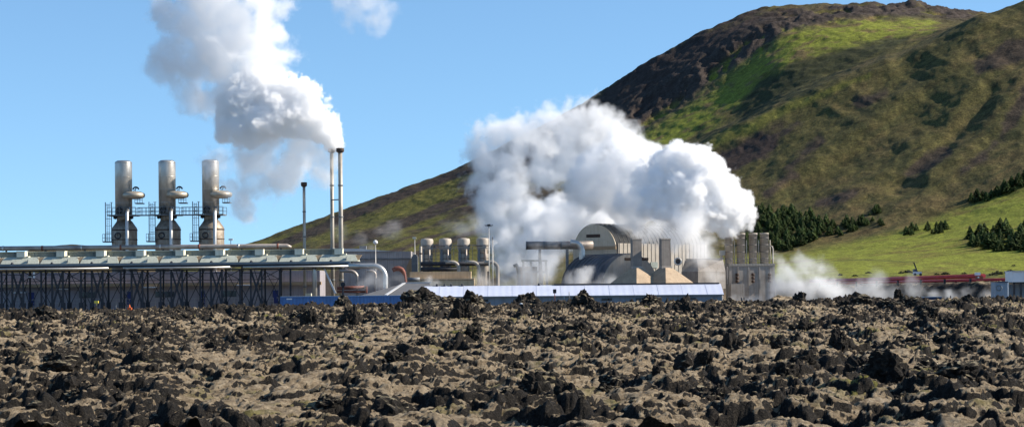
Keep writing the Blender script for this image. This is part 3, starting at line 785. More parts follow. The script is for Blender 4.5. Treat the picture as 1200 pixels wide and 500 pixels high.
for k in range(-4, 20): m.box((gx(12 + 23.3 * k), YG + 3.2, gz(298.3)), (0.16, 0.16, 6.4 * sg)) if gx(12 + 23.3 * k) < x_r - 3 else None
m.build("louvre_screen", M["screen"], gal)
m = MB(); m.box(((x_l + x_r) / 2 - 1, YG + 3.2, gz(295.0)), (x_r - x_l - 2.4, 0.5, 0.7 * sg)); m.build("screen_top_rail", M["trough"], gal)
m = MB(); m.box(((x_l + x_r) / 2, YG + 3.0, gz(310.9)), (x_r - x_l, 8.6, 2.6 * sg)); m.build("gutter", M["gutter"], gal)
m = MB(); m.box(((x_l + x_r) / 2 - .2, YG + 3.0, gz(313.3)), (x_r - x_l - 0.6, 8.0, 2.2 * sg)); m.build("deck_beam", M["dark_steel"], gal)
m = MB(); m.box(((x_l + x_r) / 2 - .4, YG + 0.2, gz(317.6)), (x_r - x_l - 2, 0.35, 1.3 * sg)); m.box(((x_l + x_r) / 2 - .4, YG + 5.8, gz(317.6)), (x_r - x_l - 2, 0.35, 1.3 * sg)); m.build("lower_beam", M["dark_steel"], gal)
for a, b in ((-80, 129), (146, 271), (286, 409)):
    MB().tube([(gx(a), YG - 1.25, gz(315.3)), (gx(b), YG - 1.25, gz(315.3))], 1.15 * sg, 10).build("service_pipe", M["pipe"], gal)
colx = [c + d for c in [2 - PITCH * 1 + PITCH * k - 0.4 for k in range(0, 9)] for d in (0, 12.6, 25.4)]
for row, dy in ((0, 0.2), (1, 5.8)):
    for i, c in enumerate(colx):
        if c > 352 or (row and i % 3 != 2): continue
        m = MB(); m.box((gx(c), YG + dy, gz(317) / 2), (0.32, 0.32, gz(317))); m.box((gx(c), YG + dy, 1.2), (0.75, 0.75, 2.4))
        m.build("column", M["dark_steel"], gal)
z0, z1 = 1.6, gz(318.5)
for k in range(0, 8):
    c1, c2, c3 = colx[3 * k], colx[3 * k + 1], colx[3 * k + 2]
    for dy, thick in ((0.2, 0.33), (5.8, 0.14)):
        m = MB(); m.bar((gx(c2), YG + dy, z0), (gx(c3), YG + dy, z1), thick); m.bar((gx(c3), YG + dy + 0.12, z0), (gx(c2), YG + dy + 0.12, z1), thick)
        m.build("cross_brace", M["dark_steel"], gal)
    m = MB(); m.bar((gx(c1), YG + 0.2, z0), (gx(c2), YG + 0.2, gz(336)), 0.15); m.bar((gx(c2), YG + 0.3, z0), (gx(c1), YG + 0.3, gz(336)), 0.15); m.build("cross_brace", M["dark_steel"], gal)
    m = MB(); m.bar((gx(c3), YG + 0.2, gz(330)), (gx(c3 + 21), YG + 0.2, z1), 0.14); m.bar((gx(c3 + 21), YG + 0.3, gz(330)), (gx(c3), YG + 0.3, z1), 0.14); m.build("cross_brace", M["dark_steel"], gal)
    m = MB(); m.bar((gx(c3), YG + 5.8, z0), (gx(c3 + 21), YG + 5.8, z1), 0.12); m.bar((gx(c3 + 21), YG + 5.88, z0), (gx(c3), YG + 5.88, z1), 0.12); m.build("cross_brace", M["dark_steel"], gal)
    for py, e in ((330, 20), (322, 0)): MB().bar((gx(c1), YG + 0.2, gz(py)), (gx(c3 + e), YG + 0.2, gz(py)), 0.14).build("tie_beam", M["dark_steel"], gal)
# end frame of the gallery at its right end
m = MB(); m.bar((gx(378), YG + 0.4, gz(313)), (gx(393), YG + 0.4, gz(347)), 0.32); m.build("diagonal_strut", M["white"], gal)
m = MB(); m.tube([(gx(366), YG + 1, gz(313.5)), (gx(368.2), YG + 1, gz(316)), (gx(368.4), YG + 1, gz(322)), (gx(368.4), YG + 1, 0)], 2.7 * sg, 14)
o = m.build("downpipe", M["pipe"]); tag(o, "fat silver downpipe dropping from the right end of the condenser gallery", "pipe")

# collecting pipe along the gallery top
YP = 400.0
def pz(py): return P(0, py, YP).z
cp = thing("collecting_pipe", "long grey steam pipe running along the top behind the condenser gallery", "pipe", (P(130, 0, YP).x, YP, pz(291.5)))
m = MB(); m.tube([(P(-90, 0, YP).x, YP, pz(291.0)), (P(334, 0, YP).x, YP, pz(291.0)), (P(339, 0, YP).x, YP, pz(292.4))], [2.7 * S(YP), 2.7 * S(YP), 1.3 * S(YP)], 16)
m.build("insulated_pipe", M["pipe_warm"], cp)
for k in range(-1, 8):
    xx = P(0 + 46 * k, 0, YP).x
    m = MB(); m.tube([(xx, YP, pz(291.0)), (xx + 0.35, YP, pz(291.0))], 3.0 * S(YP), 16); m.build("pipe_joint", M["redbrown"] if k % 2 else M["pipe"], cp)
    m = MB(); m.box((xx + 0.8, YP, (pz(293.6)) / 2), (0.3, 0.3, pz(293.6))); m.build("support_post", M["dark_steel"], cp)

# long hall behind the stilts
YH = 412.0
def hz(py): return P(150, py, YH).z
def hx(px): return P(px, 0, YH).x
hall = thing("long_hall", "long low mauve grey hall with a tan fascia seen between the gallery stilts", "building", (hx(150), YH, 0))
m = MB(); m.box(((hx(-110) + hx(372)) / 2, YH + 6, hz(318.5) / 2), (hx(372) - hx(-110), 12, hz(318.5))); m.build("wall", M["hall_wall"], hall)
m = MB(); m.box(((hx(-112) + hx(374)) / 2, YH - 0.6, hz(333.6)), (hx(374) - hx(-112), 1.6, 3.6 * S(YH))); m.build("fascia", M["tan"], hall)
for a in (34, 149, 234, -60, 320):
    m = MB(); m.box((hx(a), YH - 0.1, hz(349)), (6.2 * S(YH), 0.24, 15 * S(YH))); d = m.build("door", M["blue_door"], hall)
    m = MB(); m.box((hx(a) + 0.35, YH - 0.26, hz(350)), (0.08, 0.08, 0.4)); m.build("handle", M["galv"], d)
for a, b in ((20, 341.5), (175, 336.6), (283, 335.0), (72, 338)):
    m = MB(); m.box((hx(a), YH - 0.6 if b > 337 else YH - 1.5, hz(b)), (16 * S(YH), 0.2, 1.2 * S(YH))); m.build("strip_window", M["white"], hall)
for a, wd in ((100, 20), (190, 22), (265, 18)):
    m = MB(); m.box((hx(a), YH - 0.05, hz(345)), (wd * S(YH), 0.16, 6.5 * S(YH))); m.build("window", M["glass"], hall)
m = MB(); m.box(((hx(-60) + hx(320)) / 2, YH - 4, hz(350.0)), (hx(320) - hx(-60), 0.06, 0.10)); m.box(((hx(-60) + hx(320)) / 2, YH - 4, hz(354.0)), (hx(320) - hx(-60), 0.06, 0.07))
for k in range(26): m.box((hx(-60 + 15.2 * k), YH - 4, hz(350) / 2), (0.07, 0.07, hz(350)))
tag(m.build("handrail", M["galv"]), "thin pale handrail running in front of the long grey hall", "handrail")
# small yard things between the stilts
o = MB().box((hx(139.5), YG - 3, gz(352.5)), (0.75, 0.6, 0.45)).box((hx(139.5), YG - 3, gz(354.2)), (0.1, 0.1, 0.6)).build("barrier_light", M["yellow"]); o.location.z = 1.9
MB2 = MB().box((gx(139.5), YG - 3, 0.95), (0.1, 0.1, 1.9)); MB2.build("post", M["galv"], o)
tag(o, "small bright yellow lamp on a post between the stilts of the gallery", "lamp")
c_ = MB().lathe([(0.3, 0), (0.3, 0.05), (0.18, 0.06), (0.05, 0.6), (0.03, 0.62)], (gx(157.5), YG - 5, 1.4), 12).box((gx(157.5), YG - 5, 0.7), (0.8, 0.8, 1.4))
tag(c_.build("traffic_cone", M["orange"]), "orange cone on a block at the foot of the gallery stilts", "cone")
for a, b in ((44, 322.0), (41.5, 326.5)):
    pass
fl = thing("floodlight", "small white twin floodlight hanging below the gallery deck near its left end", "lamp", (gx(42), YG - 0.6, gz(327)))
MB().box((gx(41), YG - 0.6, gz(320.4)), (0.32, 0.3, 0.42)).build("lamp_head", M["white"], fl); MB().box((gx(41), YG - 0.6, gz(324.6)), (0.36, 0.3, 0.42)).build("lamp_head", M["white"], fl)
MB().box((gx(39.6), YG - 0.4, gz(321.4)), (0.1, 0.1, 8 * sg)).build("bracket", M["dark_steel"], fl); MB().box((gx(36), YG - 0.6, gz(324.6)), (4.6 * sg, 0.12, 0.2)).build("arm", M["galv"], fl)

# ------------------------------------------------------------------ three separator towers
YT = 420.0
st = S(YT)
def tz(py): return P(190, py, YT).z
def make_tower(px, lab):
    x = P(px, 240, YT).x
    root = thing("separator_tower", lab, "tower", (x, YT, 0), "steel separator towers")
    def q(d): return x + d * st
    r = 9.9 * st
    m = MB(); m.lathe([(0.2, tz(187.6)), (r * 0.72, tz(187.9)), (r * 0.97, tz(189.4)), (r, tz(190.4)), (r, tz(250.6))][::-1], (x, YT, 0), 40); m.build("upper_cylinder", M["steel"], root)
    for py in (190.8, 207, 222, 237.5): MB().lathe([(r + 0.01, tz(py + 0.3)), (r + 0.03, tz(py + 0.2)), (r + 0.03, tz(py - 0.2)), (r + 0.01, tz(py - 0.3))], (x, YT, 0), 40).build("seam_ring", M["steel"], root)
    m = MB(); m.lathe([(8.2 * st, tz(259.5)), (8.2 * st, tz(250.4))], (x, YT, 0), 32); m.build("neck", M["steel_low"], root)
    for s_ in (-1, 1):
        m = MB(); m.tube([(q(s_ * 6.5), YT - 0.5, tz(253.6)), (q(s_ * 11.4), YT - 0.5, tz(253.6))], 2.5 * st, 14); m.tube([(q(s_ * 9.2), YT - 0.5, tz(253.6)), (q(s_ * 9.9), YT - 0.5, tz(253.6))], 3.2 * st, 14)
        m.build("nozzle", M["dark_steel"], root)
    rb = 14.8 * st
    m = MB(); m.lathe([(rb, 0.0), (rb, tz(268)), (rb * 0.97, tz(266.6)), (8.6 * st, tz(258.4)), (7 * st, tz(258.0))], (x + 0.1, YT, 0), 40); m.build("lower_vessel", M["steel_low"], root)
    m = MB(); m.lathe([(rb + 0.06, tz(270)), (rb + 0.06, tz(268.6))], (x + 0.1, YT, 0), 40); m.lathe([(rb + 0.06, tz(281)), (rb + 0.06, tz(280))], (x + 0.1, YT, 0), 40); m.build("stiffening_ring", M["rust"], root)
    m = MB(); m.tube([(q(7.0), YT - rb - 0.45, 0), (q(7.0), YT - rb - 0.45, tz(250)), (q(7.0), YT - r * 0.8, tz(244))], 2.1 * st, 14); m.build("standpipe", M["pipe"], root)
    # saucer silencer clamped to the side
    m = MB(); R_ = 13.2 * st
    m.lathe([(R_ * 0.55, tz(233.2)), (R_ * 0.93, tz(231.4)), (R_, tz(229)), (R_ * 0.95, tz(226.6)), (R_ * 0.6, tz(224.6)), (0.3, tz(224.0))], (q(13.0), YT - 1.1, 0), 36)
    m.build("saucer_silencer", M["disc"], root)
    m = MB(); m.tube(arc((q(15), YT - 0.6, tz(222.5)), X, Z, 3.4 * st, 0.2, math.pi * 0.95), 0.16, 8); m.bar((q(12.4), YT - 1, tz(224)), (q(17.5), YT - 1, tz(219.5)), 0.1); m.bar((q(15), YT - 1, tz(224)), (q(15), YT - 1, tz(219)), 0.1); m.build("davit", M["dark_steel"], root)
    # round manhole
    pts = arc((q(-3.2), YT - r * 0.95 - 0.12, tz(246)), X, Z, 3.0 * st, 0, 2 * math.pi, 20)
    m = MB().tube(pts, 0.16, 8, False); m.lathe([(0.2, -0.1), (0.2, 0.1)], (q(-3.2), YT - r * 0.95 - 0.2, tz(246)), 8); m.build("manhole", M["dark_steel"], root)
    pts = arc((q(-4.4), YT - rb - 0.05, tz(276)), X, Z, 3.2 * st, 0, 2 * math.pi, 20)
    MB().tube(pts, 0.14, 8, False).build("manhole", M["dark_steel"], root)
    def rail(a, b, pyb, pyt, dy, n):
        m = MB()
        for py in (pyt, (pyb + pyt) / 2): m.bar((q(a), YT + dy, tz(py)), (q(b), YT + dy, tz(py)), 0.09)
        for i in range(n + 1): m.bar((q(a + (b - a) * i / n), YT + dy, tz(pyb)), (q(a + (b - a) * i / n), YT + dy, tz(pyt)), 0.08)
        return m
    # service platform round the tower
    m = MB(); m.box((x, YT, tz(252.2)), (33 * st, 5.2, 0.22)); m.build("platform", M["walk"], root)
    for dy in (-2.6, 2.6): rail(-16.5, 16.5, 252, 243, dy, 7).build("railing", M["walk"], root)
    m = MB(); m.box((q(19.5), YT - 0.8, tz(238.3)), (9 * st, 2.6, 0.2)); m.build("platform", M["walk"], root)
    rail(15.2, 24, 238, 231.5, -2.1, 3).build("railing", M["walk"], root)
    m = MB(); m.box((q(-17.6), YT - 0.6, tz(282.8)), (11 * st, 2.6, 0.24)); m.build("platform", M["walk"], root)
    rail(-23, -12.5, 282.6, 274, -1.9, 4).build("railing", M["walk"], root)
    m = MB()
    for d in (-20.5, -13.5): m.bar((q(d), YT - 0.9, tz(283)), (q(d), YT - 0.9, tz(236.5)), 0.16)
    for d in (-18.3, -15.7): m.bar((q(d), YT - 1.2, tz(283)), (q(d), YT - 1.2, tz(238)), 0.07)
    for i in range(24): m.bar((q(-18.3), YT - 1.2, tz(283 - 1.9 * i)), (q(-15.7), YT - 1.2, tz(283 - 1.9 * i)), 0.05)
    for i in range(6): m.bar((q(-20.5), YT - 0.9, tz(280 - 8 * i)), (q(-13.5), YT - 0.9, tz(280 - 8 * i)), 0.08)
    m.build("ladder_frame", M["walk"], root)
    m = MB(); m.box((q(-13.2), YT - 1.2, tz(237)), (3.6 * st, 0.3, 0.5 * st)); m.build("lamp", M["cream"], root)
    return root
tw = [make_tower(145, "leftmost of the three tall steel separator towers with saucer shaped silencers")]
for px, lab in ((196, "middle one of the three tall steel separator towers with saucer shaped silencers"), (247, "rightmost of the three steel separator towers, nearest the steaming flues")):
    o = copy_tree(tw[0]); o.location.x = P(px, 240, YT).x; o["label"] = lab; tw.append(o)
for a, b, lab in ((162, 180, "railed catwalk between the left and the middle separator tower"), (213, 231, "railed catwalk between the middle and the right separator tower")):
    xa, xb = P(a, 240, YT).x, P(b, 240, YT).x
    cw = thing("catwalk", lab, "catwalk", ((xa + xb) / 2, YT, tz(252)))
    MB().box(((xa + xb) / 2, YT, tz(252.1)), (xb - xa, 1.4, 0.22)).build("deck", M["walk"], cw)
    for dy in (-0.7, 0.7):
        m = MB()
        for py in (243, 247.5): m.bar((xa, YT + dy, tz(py)), (xb, YT + dy, tz(py)), 0.09)
        for i in range(5): xx = xa + (xb - xa) * i / 4; m.bar((xx, YT + dy, tz(252)), (xx, YT + dy, tz(243)), 0.08)
        m.build("railing", M["walk"], cw)
o = thing("vent_mast", "thin mast with a small white crossbar right of the third separator tower", "mast", (P(268, 0, 415).x, 415, 0))
zt = P(268, 280.5, 415).z
MB().box((P(268, 0, 415).x, 415, zt / 2), (0.14, 0.14, zt)).build("pole", M["galv"], o); MB().box((P(268, 0, 415).x, 415, zt), (5 * S(415), 0.3, 0.35)).build("crossbar", M["white"], o)

# ------------------------------------------------------------------ flues
def flue(px, py, Y, rpx, cap, lab):
    x = P(px, py, Y).x; ztop = P(px, py, Y).z; s = S(Y)
    root = thing("flue", lab, "chimney", (x, Y, 0), "thin steam flues")
    MB().lathe([(rpx * s * 1.05, 0), (rpx * s, ztop * 0.5), (rpx * s * 0.95, ztop - 2 * s)], (x, Y, 0), 18).build("pipe", M["flue"], root)
    MB().lathe([(rpx * s * 0.9, ztop - 5.8 * s), (cap * s, ztop - 4.2 * s), (cap * s, ztop - 0.3 * s), (cap * 0.8 * s, ztop), (cap * 0.78 * s, ztop - 1.4 * s)], (x, Y, 0), 20).build("rain_cap", M["rust"], root)
    for k in range(1, 5): MB().lathe([(rpx * s * 1.18, ztop * k / 5.2), (rpx * s * 1.18, ztop * k / 5.2 + 0.25)], (x, Y, 0), 18).build("flange", M["walk"], root)
    return root
flue(356.2, 213.5, 402, 1.75, 3.6, "shortest flue with a rusty cap, standing alone left of the steaming pair")
flue(388.6, 173.5, 404, 2.2, 4.4, "left flue of the tall pair giving off the big steam plume")
flue(398.6, 173.5, 402, 2.6, 4.6, "right and thicker flue of the tall pair giving off the big steam plume")
xa, xb = P(388.6, 234, 403).x, P(398.6, 234, 403).x
MB().bar((xa, 403.6, P(390, 234, 403).z), (xb, 402.4, P(390, 234, 403).z), 0.22).build("tie_bar", M["walk"], [o for o in COL.objects if o.name == "flue.002"][0])

# ------------------------------------------------------------------ pipework right of the gallery
YE = 384.0
se = S(YE)
def ep(px, py, dy=0): p = P(px, py, YE); p.y += dy; return p
pts = [ep(408, 311.6), ep(424, 311.4), ep(438, 311.2)] + [ep(438 + 13.5 * math.sin(t), 311.2 + 13.5 * (1 - math.cos(t))) for t in np.linspace(0.2, math.pi / 2, 8)] + [ep(451.5, 345), ep(451.5, 368)]
o = MB().tube(pts, 3.1 * se, 18).build("elbow_pipe", M["pipe"]); tag(o, "big shiny silver pipe leaving the gallery end and bending down through steam", "pipe")
def small_elbow(px, py, r, x0, lab, m_="pipe_warm", rad=2.0):
    pts = [ep(x0, py, 4), ep(px - r, py, 4)] + [ep(px - r + r * math.sin(t), py + r * (1 - math.cos(t)), 4) for t in np.linspace(0.2, math.pi / 2, 7)] + [ep(px, 340, 4), ep(px, 366, 4)]
    o = MB().tube(pts, rad * se, 14).build("elbow_pipe", M[m_]); tag(o, lab, "pipe")
small_elbow(417, 317, 9, 396, "beige elbow pipe curving down just below the right end of the gallery")
small_elbow(438.5, 317, 5, 428, "narrow beige elbow pipe under the big silver pipe", rad=1.3)
o = MB().tube([ep(394, 337.5, 2), ep(426, 336.5, 2)], 2.0 * se, 12).tube([ep(394, 341.5, 2), ep(428, 341.5, 2)], 1.5 * se, 12).box(ep(428, 339, 2), (2.5 * se, 1.4, 8 * se)).build("rusty_manifold", M["redbrown"]); tag(o, "red brown pair of pipes above the right container", "pipe")
o = MB().tube([ep(402, 330), ep(402, 366)], 1.1 * se, 10).box(ep(402, 333), (5 * se, 1.2, 4 * se)).build("valve_post", M["dark_steel"]); tag(o, "dark valve on a post below the gallery end", "valve")
o = MB().box((P(358.5, 0, 398).x, 398, P(358, 345, 398).z), (7 * S(398), 1.5, 0.5)).build("bench_block", M["cream"]); o.scale.z = 1; tag(o, "pale flat block at the foot of the short flue", "block")

# grey building behind the pipework
YB = 432.0
def bp_(px, py, dy=0): p = P(px, py, YB); p.y += dy; return p
gb_ = thing("grey_building", "wide grey flat building with a pale low roof behind the silver pipe", "building", (bp_(440, 0).x, YB, 0))
zt = bp_(440, 294.5).z
m = MB(); m.box(((bp_(396, 0).x + bp_(479, 0).x) / 2, YB + 7, zt / 2), (bp_(479, 0).x - bp_(396, 0).x, 14, zt)); m.build("wall", M["grey_wall"], gb_)
m = MB(); m.box(((bp_(396, 0).x + bp_(479, 0).x) / 2, YB - 0.15, bp_(440, 303).z), (bp_(479, 0).x - bp_(396, 0).x + 0.3, 0.4, 1.1 * S(YB))); m.build("ledge", M["walk"], gb_)
x0, x1 = bp_(396, 0).x, bp_(459, 0).x
m = MB(); m.prism([(x0, YB - 0.4, zt + 0.02), (x1, YB - 0.4, zt + 0.02), ((x0 + x1) / 2 - 2, YB - 0.4, zt + 3.4 * S(YB)), (x0, YB - 0.4, zt + 3.8 * S(YB))], (0, 15, 0)); m.build("roof", M["roof_pale"], gb_)
m = MB(); m.box((bp_(421, 0).x, YB + 5, zt + 5.2 * S(YB)), (8 * S(YB), 2, 4 * S(YB))); m.build("roof_vent", M["walk"], gb_)
m = MB(); m.box((bp_(412, 0).x, YB - 0.08, bp_(440, 312).z), (14 * S(YB), 0.2, 6 * S(YB))); m.build("window", M["glass"], gb_)
m = MB(); m.prism([(bp_(474, 0).x, YB - 2.5, 0), (bp_(482, 0).x, YB - 2.5, 0), (bp_(482, 0).x, YB - 2.5, bp_(478, 304).z), (bp_(479, 0).x, YB - 2.5, bp_(478, 303).z), (bp_(474.5, 0).x, YB - 2.5, bp_(478, 312).z)], (0, 2.2, 0)); tag(m.build("duct_chute", M["tan"]), "pale slanting duct standing against the right end of the grey building", "duct")
o = thing("floodlight_mast", "thin lamp mast with a white globe head before the grey building", "lamp", (P(437.5, 0, 425).x, 425, 0))
zt2 = P(437, 284, 425).z; MB().lathe([(0.13, 0), (0.08, zt2)], (P(437.5, 0, 425).x, 425, 0), 8).build("pole", M["galv"], o)
MB().lathe([(0.15, -0.4), (0.45, -0.2), (0.5, 0.1), (0.3, 0.4), (0.1, 0.5)], (P(437.5, 0, 425).x, 425, zt2), 14).build("lamp_head", M["white"], o)

# red elbow and beige two-tier building
o = MB().tube([P(460, 316.5, 388), P(463.5, 314.6, 388), P(467.5, 314.4, 388), P(471, 316.0, 388), P(473, 319, 388), P(474.5, 323, 388), P(475.5, 330, 388), P(475.5, 362, 388)], [2.6 * se, 2.9 * se, 3.0 * se, 2.9 * se, 2.5 * se, 1.6 * se, 1.3 * se, 1.3 * se], 16).build("red_elbow", M["redbrown"]); tag(o, "dull red hooded elbow pipe beside the left end of the beige two tier block", "pipe")
YQ = 402.0
def qp(px, py): return P(px, py, YQ)
bt = thing("beige_block", "low beige two tier flat roofed block before the four ribbed tanks", "building", (qp(514, 0).x, YQ, 0))
m = MB(); m.box(((qp(477, 0).x + qp(549, 0).x) / 2, YQ + 3.2, qp(513, 318).z / 2), (qp(549, 0).x - qp(477, 0).x, 5, qp(513, 318).z)); m.build("upper_tier", M["beige"], bt)
m = MB(); m.box(((qp(478, 0).x + qp(553, 0).x) / 2, YQ + 0.3, qp(513, 326.4).z / 2), (qp(553, 0).x - qp(478, 0).x, 4, qp(513, 326.4).z)); m.build("lower_tier", M["beige"], bt)
m = MB(); m.box(((qp(479, 0).x + qp(552, 0).x) / 2, YQ - 1.75, qp(513, 327.8).z), (qp(552, 0).x - qp(479, 0).x, 0.2, 1.0 * S(YQ))); m.build("ledge", M["tan"], bt)
m = MB(); m.tube([P(478, 327.5, 396), P(492, 327.0, 396)], 2.4 * S(396), 12); tag(m.build("grey_duct", M["walk"]), "stubby dark grey duct lying at the left end of the beige block", "duct")

# four tanks
YK = 424.0
sk = S(YK)
def kp(px, py, dy=0): p = P(px, py, YK); p.y += dy; return p
tank_l = ["first tank from the left in the row of four stained beige tanks", "second tank from the left in the row of four stained beige tanks", "third tank from the left in the row of four stained beige tanks", "last tank on the right in the row of four, beside the tall lamp mast"]
t0 = None
for i, px in enumerate((500.5, 522, 543.5, 566)):
    if t0 is None:
        x = kp(px, 300).x; z = lambda py: kp(530, py).z
        t0 = thing("silencer_tank", tank_l[0], "tank", (x, YK, 0), "row of four stained tanks")
        MB().lathe([(6.6 * sk, 0), (6.6 * sk, z(297)), (6.7 * sk, z(296.4))], (x, YK, 0), 26).build("body", M["tank"], t0)
        MB().lathe([(5.6 * sk, z(297)), (7.2 * sk, z(291.5)), (7.4 * sk, z(289)), (7.4 * sk, z(281.5)), (6.6 * sk, z(279.6)), (2 * sk, z(278.8))], (x, YK, 0), 26).build("head", M["tank"], t0)
        for py in (288.5, 297, 303): MB().lathe([(7.5 * sk if py < 290 else 6.7 * sk, z(py + .3)), (7.5 * sk if py < 290 else 6.7 * sk, z(py - .4))], (x, YK, 0), 26).build("ring", M["rust"], t0)
        m = MB(); m.tube([(x + 2 * sk, YK - 7.2 * sk, z(289)), (x + 2 * sk, YK - 8.4 * sk, z(289))], 2.2 * sk, 14); m.tube([(x + 3 * sk, YK - 8 * sk, z(292)), (x + 3 * sk, YK - 7.4 * sk, z(312))], 1.1 * sk, 10); m.build("outlet_pipe", M["pipe_warm"], t0)
        MB().box((x - 4.4 * sk, YK - 6.2 * sk, z(303)), (0.5, 0.4, 22 * sk)).build("ladder", M["walk"], t0)
    else:
        o = copy_tree(t0); o.location.x = kp(px, 300).x; o["label"] = tank_l[i]
m = MB()
for py in (287.4,): m.bar(kp(492, py, -2), kp(575, py, -2), 0.09)
for px in (492, 511, 532, 554, 575): m.bar(kp(px, 288, -2), (kp(px, 288).x, YK - 2, 0), 0.08)
m.bar(kp(492, 291, -2), kp(575, 291, -2), 0.09)
tag(m.build("handrail", M["walk"]), "thin grey handrail passing the heads of the four tanks", "handrail")
mf = thing("manifold", "dark grey header pipe with curved beige outlets at the foot of the four tanks", "pipe", (kp(535, 0).x, YK - 6, 0))
MB().tube([kp(494, 309.5, -5), kp(574, 309.0, -5)], 2.6 * sk, 16).tube([kp(494, 315.5, -5), kp(540, 315.0, -5)], 2.6 * sk, 16).build("header_pipe", M["dark_steel"], mf)
for px, r, py in ((538.5, 7, 307.5), (562, 8, 307.5), (583.5, 7.5, 307.5)):
    pts = [kp(px - r - 8, py, -7), kp(px - r, py, -7)] + [kp(px - r + r * math.sin(t), py + r * (1 - math.cos(t)), -7) for t in np.linspace(0.2, math.pi / 2, 8)] + [kp(px, 330, -7), kp(px, 360, -7)]
    MB().tube(pts, 2.1 * sk, 14).build("outlet_bend", M["tank"], mf)
for px in (500, 522, 545, 570):
    MB().box((kp(px, 0).x, YK - 5, kp(px, 318).z / 2), (0.5, 0.5, kp(px, 318).z)).build("support_post", M["dark_steel"], mf)
o = thing("vent_pipe", "thin pale standing pipe left of the first stained tank", "pipe", (kp(491.5, 0).x, YK - 3, 0))
MB().lathe([(1.3 * sk, 0), (1.3 * sk, kp(491, 289).z)], (kp(491.5, 0).x, YK - 3, 0), 12).build("pipe", M["tank"], o); MB().lathe([(1.5 * sk, kp(491, 298).z), (1.5 * sk, kp(491, 296.5).z)], (kp(491.5, 0).x, YK - 3, 0), 12).build("flange", M["rust"], o)
m = MB(); m.box((kp(483, 0).x, YK + 2, kp(483, 300).z / 2), (7 * sk, 3, kp(483, 300).z)); m.box((kp(483, 0).x, YK + 2, kp(483, 299).z), (5 * sk, 2.4, 2 * sk)); tag(m.build("equipment_cabinet", M["walk"]), "grey box cabinet left of the stained tanks", "cabinet")

def mast(px, py, Y, lab, heads, hm_="galv"):
    x = P(px, py, Y).x; zt = P(px, py, Y).z; s = S(Y)
    o = thing("lamp_mast", lab, "lamp post", (x, Y, 0))
    MB().lathe([(0.75 * s, 0), (0.45 * s, zt)], (x, Y, 0), 10).build("pole", M["galv"], o)
    for dx, w_, h_, m_ in heads: MB().box((x + dx * s, Y, zt - 0.3 * s), (w_ * s, 0.5, h_ * s)).box((x + dx * s * 0.5, Y + 0.12, zt - 1.2 * s), (abs(dx) * s + 0.2, 0.12, 0.14)).build("lamp_head", M[m_], o)
    return o
mast(572.8, 263.5, 408, "tallest lamp mast with dark twin heads beside the last tank", [(-3.4, 3, 1.2, "galv"), (3.4, 3, 1.2, "galv"), (0, 3.6, 2.4, "dark_steel")])
mast(577.2, 277.5, 412, "shorter lamp mast with two white heads just right of the tallest mast", [(-1.8, 1.8, 2.6, "white"), (1.8, 1.8, 2.6, "white")])
mast(486, 278.4, 426, "lamp mast with one yellowish head left of the stained tanks", [(-0.4, 4.2, 2.0, "cream")])

# ------------------------------------------------------------------ white shed, containers, grey roof
YS = 372.0
ss = S(YS)
def sp(px, py, dy=0): p = P(px, py, YS); p.y += dy; return p
zr, ze = P(672, 334.6, YS + 5).z, P(672, 346.0, YS).z
shed = thing("white_shed", "very long low shed with a white sheet roof and shaded grey wall", "shed", (sp(670, 0).x, YS, 0))
xl, xr = sp(495, 0).x, sp(843, 0).x
D = 10.0
m = MB(); m.prism([(xl, YS, 0), (xl, YS + D, 0), (xl, YS + D, ze - 0.08), (xl, YS + D / 2, zr - 0.08), (xl, YS, ze - 0.08)], (xr - xl, 0, 0)); m.build("wall", M["shed_wall"], shed)
m = MB(); m.prism([(xl - 0.3, YS - 0.5, ze - 0.12), (xl - 0.3, YS + D / 2, zr), (xl - 0.3, YS + D + 0.5, ze - 0.12), (xl - 0.3, YS + D + 0.5, ze), (xl - 0.3, YS + D / 2, zr + 0.14), (xl - 0.3, YS - 0.5, ze)], (xr - xl + 0.6, 0, 0)); m.build("roof", M["shed_roof"], shed)
m = MB(); m.prism([(xr + 0.003, YS + 0.1, 0.2), (xr + 0.003, YS + D - 0.1, 0.2), (xr + 0.003, YS + D - .1, ze - 0.2), (xr + 0.003, YS + D / 2, zr - 0.2), (xr + 0.003, YS + 0.1, ze - 0.2)], (0.06, 0, 0)); m.build("gable_wall", M["white"], shed)
m = MB(); m.box((sp(745, 0).x, YS + D / 2, zr + 0.26), (196 * ss, 0.5, 0.22)); m.build("ridge_cap", M["dark_steel"], shed)
for a in (563, 606, 708, 748, 806):
    m = MB(); m.box((sp(a, 0).x, YS - 0.08, ze - 0.75), (12 * ss, 0.2, 0.42)); m.build("vent_window", M["glass"], shed)
m = MB(); m.box((sp(806, 0).x, YS - 0.06, 1.1), (1.3, 0.14, 2.2)); m.build("door", M["gutter"], shed)
m = MB(); m.box((xr + 0.1, YS + 4, 1.3), (0.1, 1.6, 2.4)); m.build("door", M["gutter"], shed)
for a, py in ((508, 336), (517, 336), (525, 336), (538, 336), (629, 333.6)):
    m = MB(); m.lathe([(0.22, 0), (0.22, 0.3), (0.1, 0.42)], (sp(a, 0).x, YS + D / 2, zr + 0.12), 10); m.build("roof_vent", M["dark_steel"], shed)
for k in range(12):
    xx = xl + 2.6 + (xr - xl - 5.2) * k / 11; m = MB(); m.bar((xx, YS - 0.5, ze + 0.03), (xx, YS + D / 2, zr + 0.17), 0.07, 0.012); m.build("roof_seam", M["shed_roof"], shed)
m = MB(); m.box(((xl + xr) / 2, YS - 0.58, ze - 0.1), (xr - xl + 0.6, 0.16, 0.18)); m.build("gutter", M["gutter"], shed)
for k in range(9):
    xx = xl + 1.5 + (xr - xl - 3) * k / 8; m = MB(); m.box((xx, YS - 0.1, ze / 2), (0.14, 0.16, ze - 0.3)); m.build("downpipe", M["gutter"], shed)
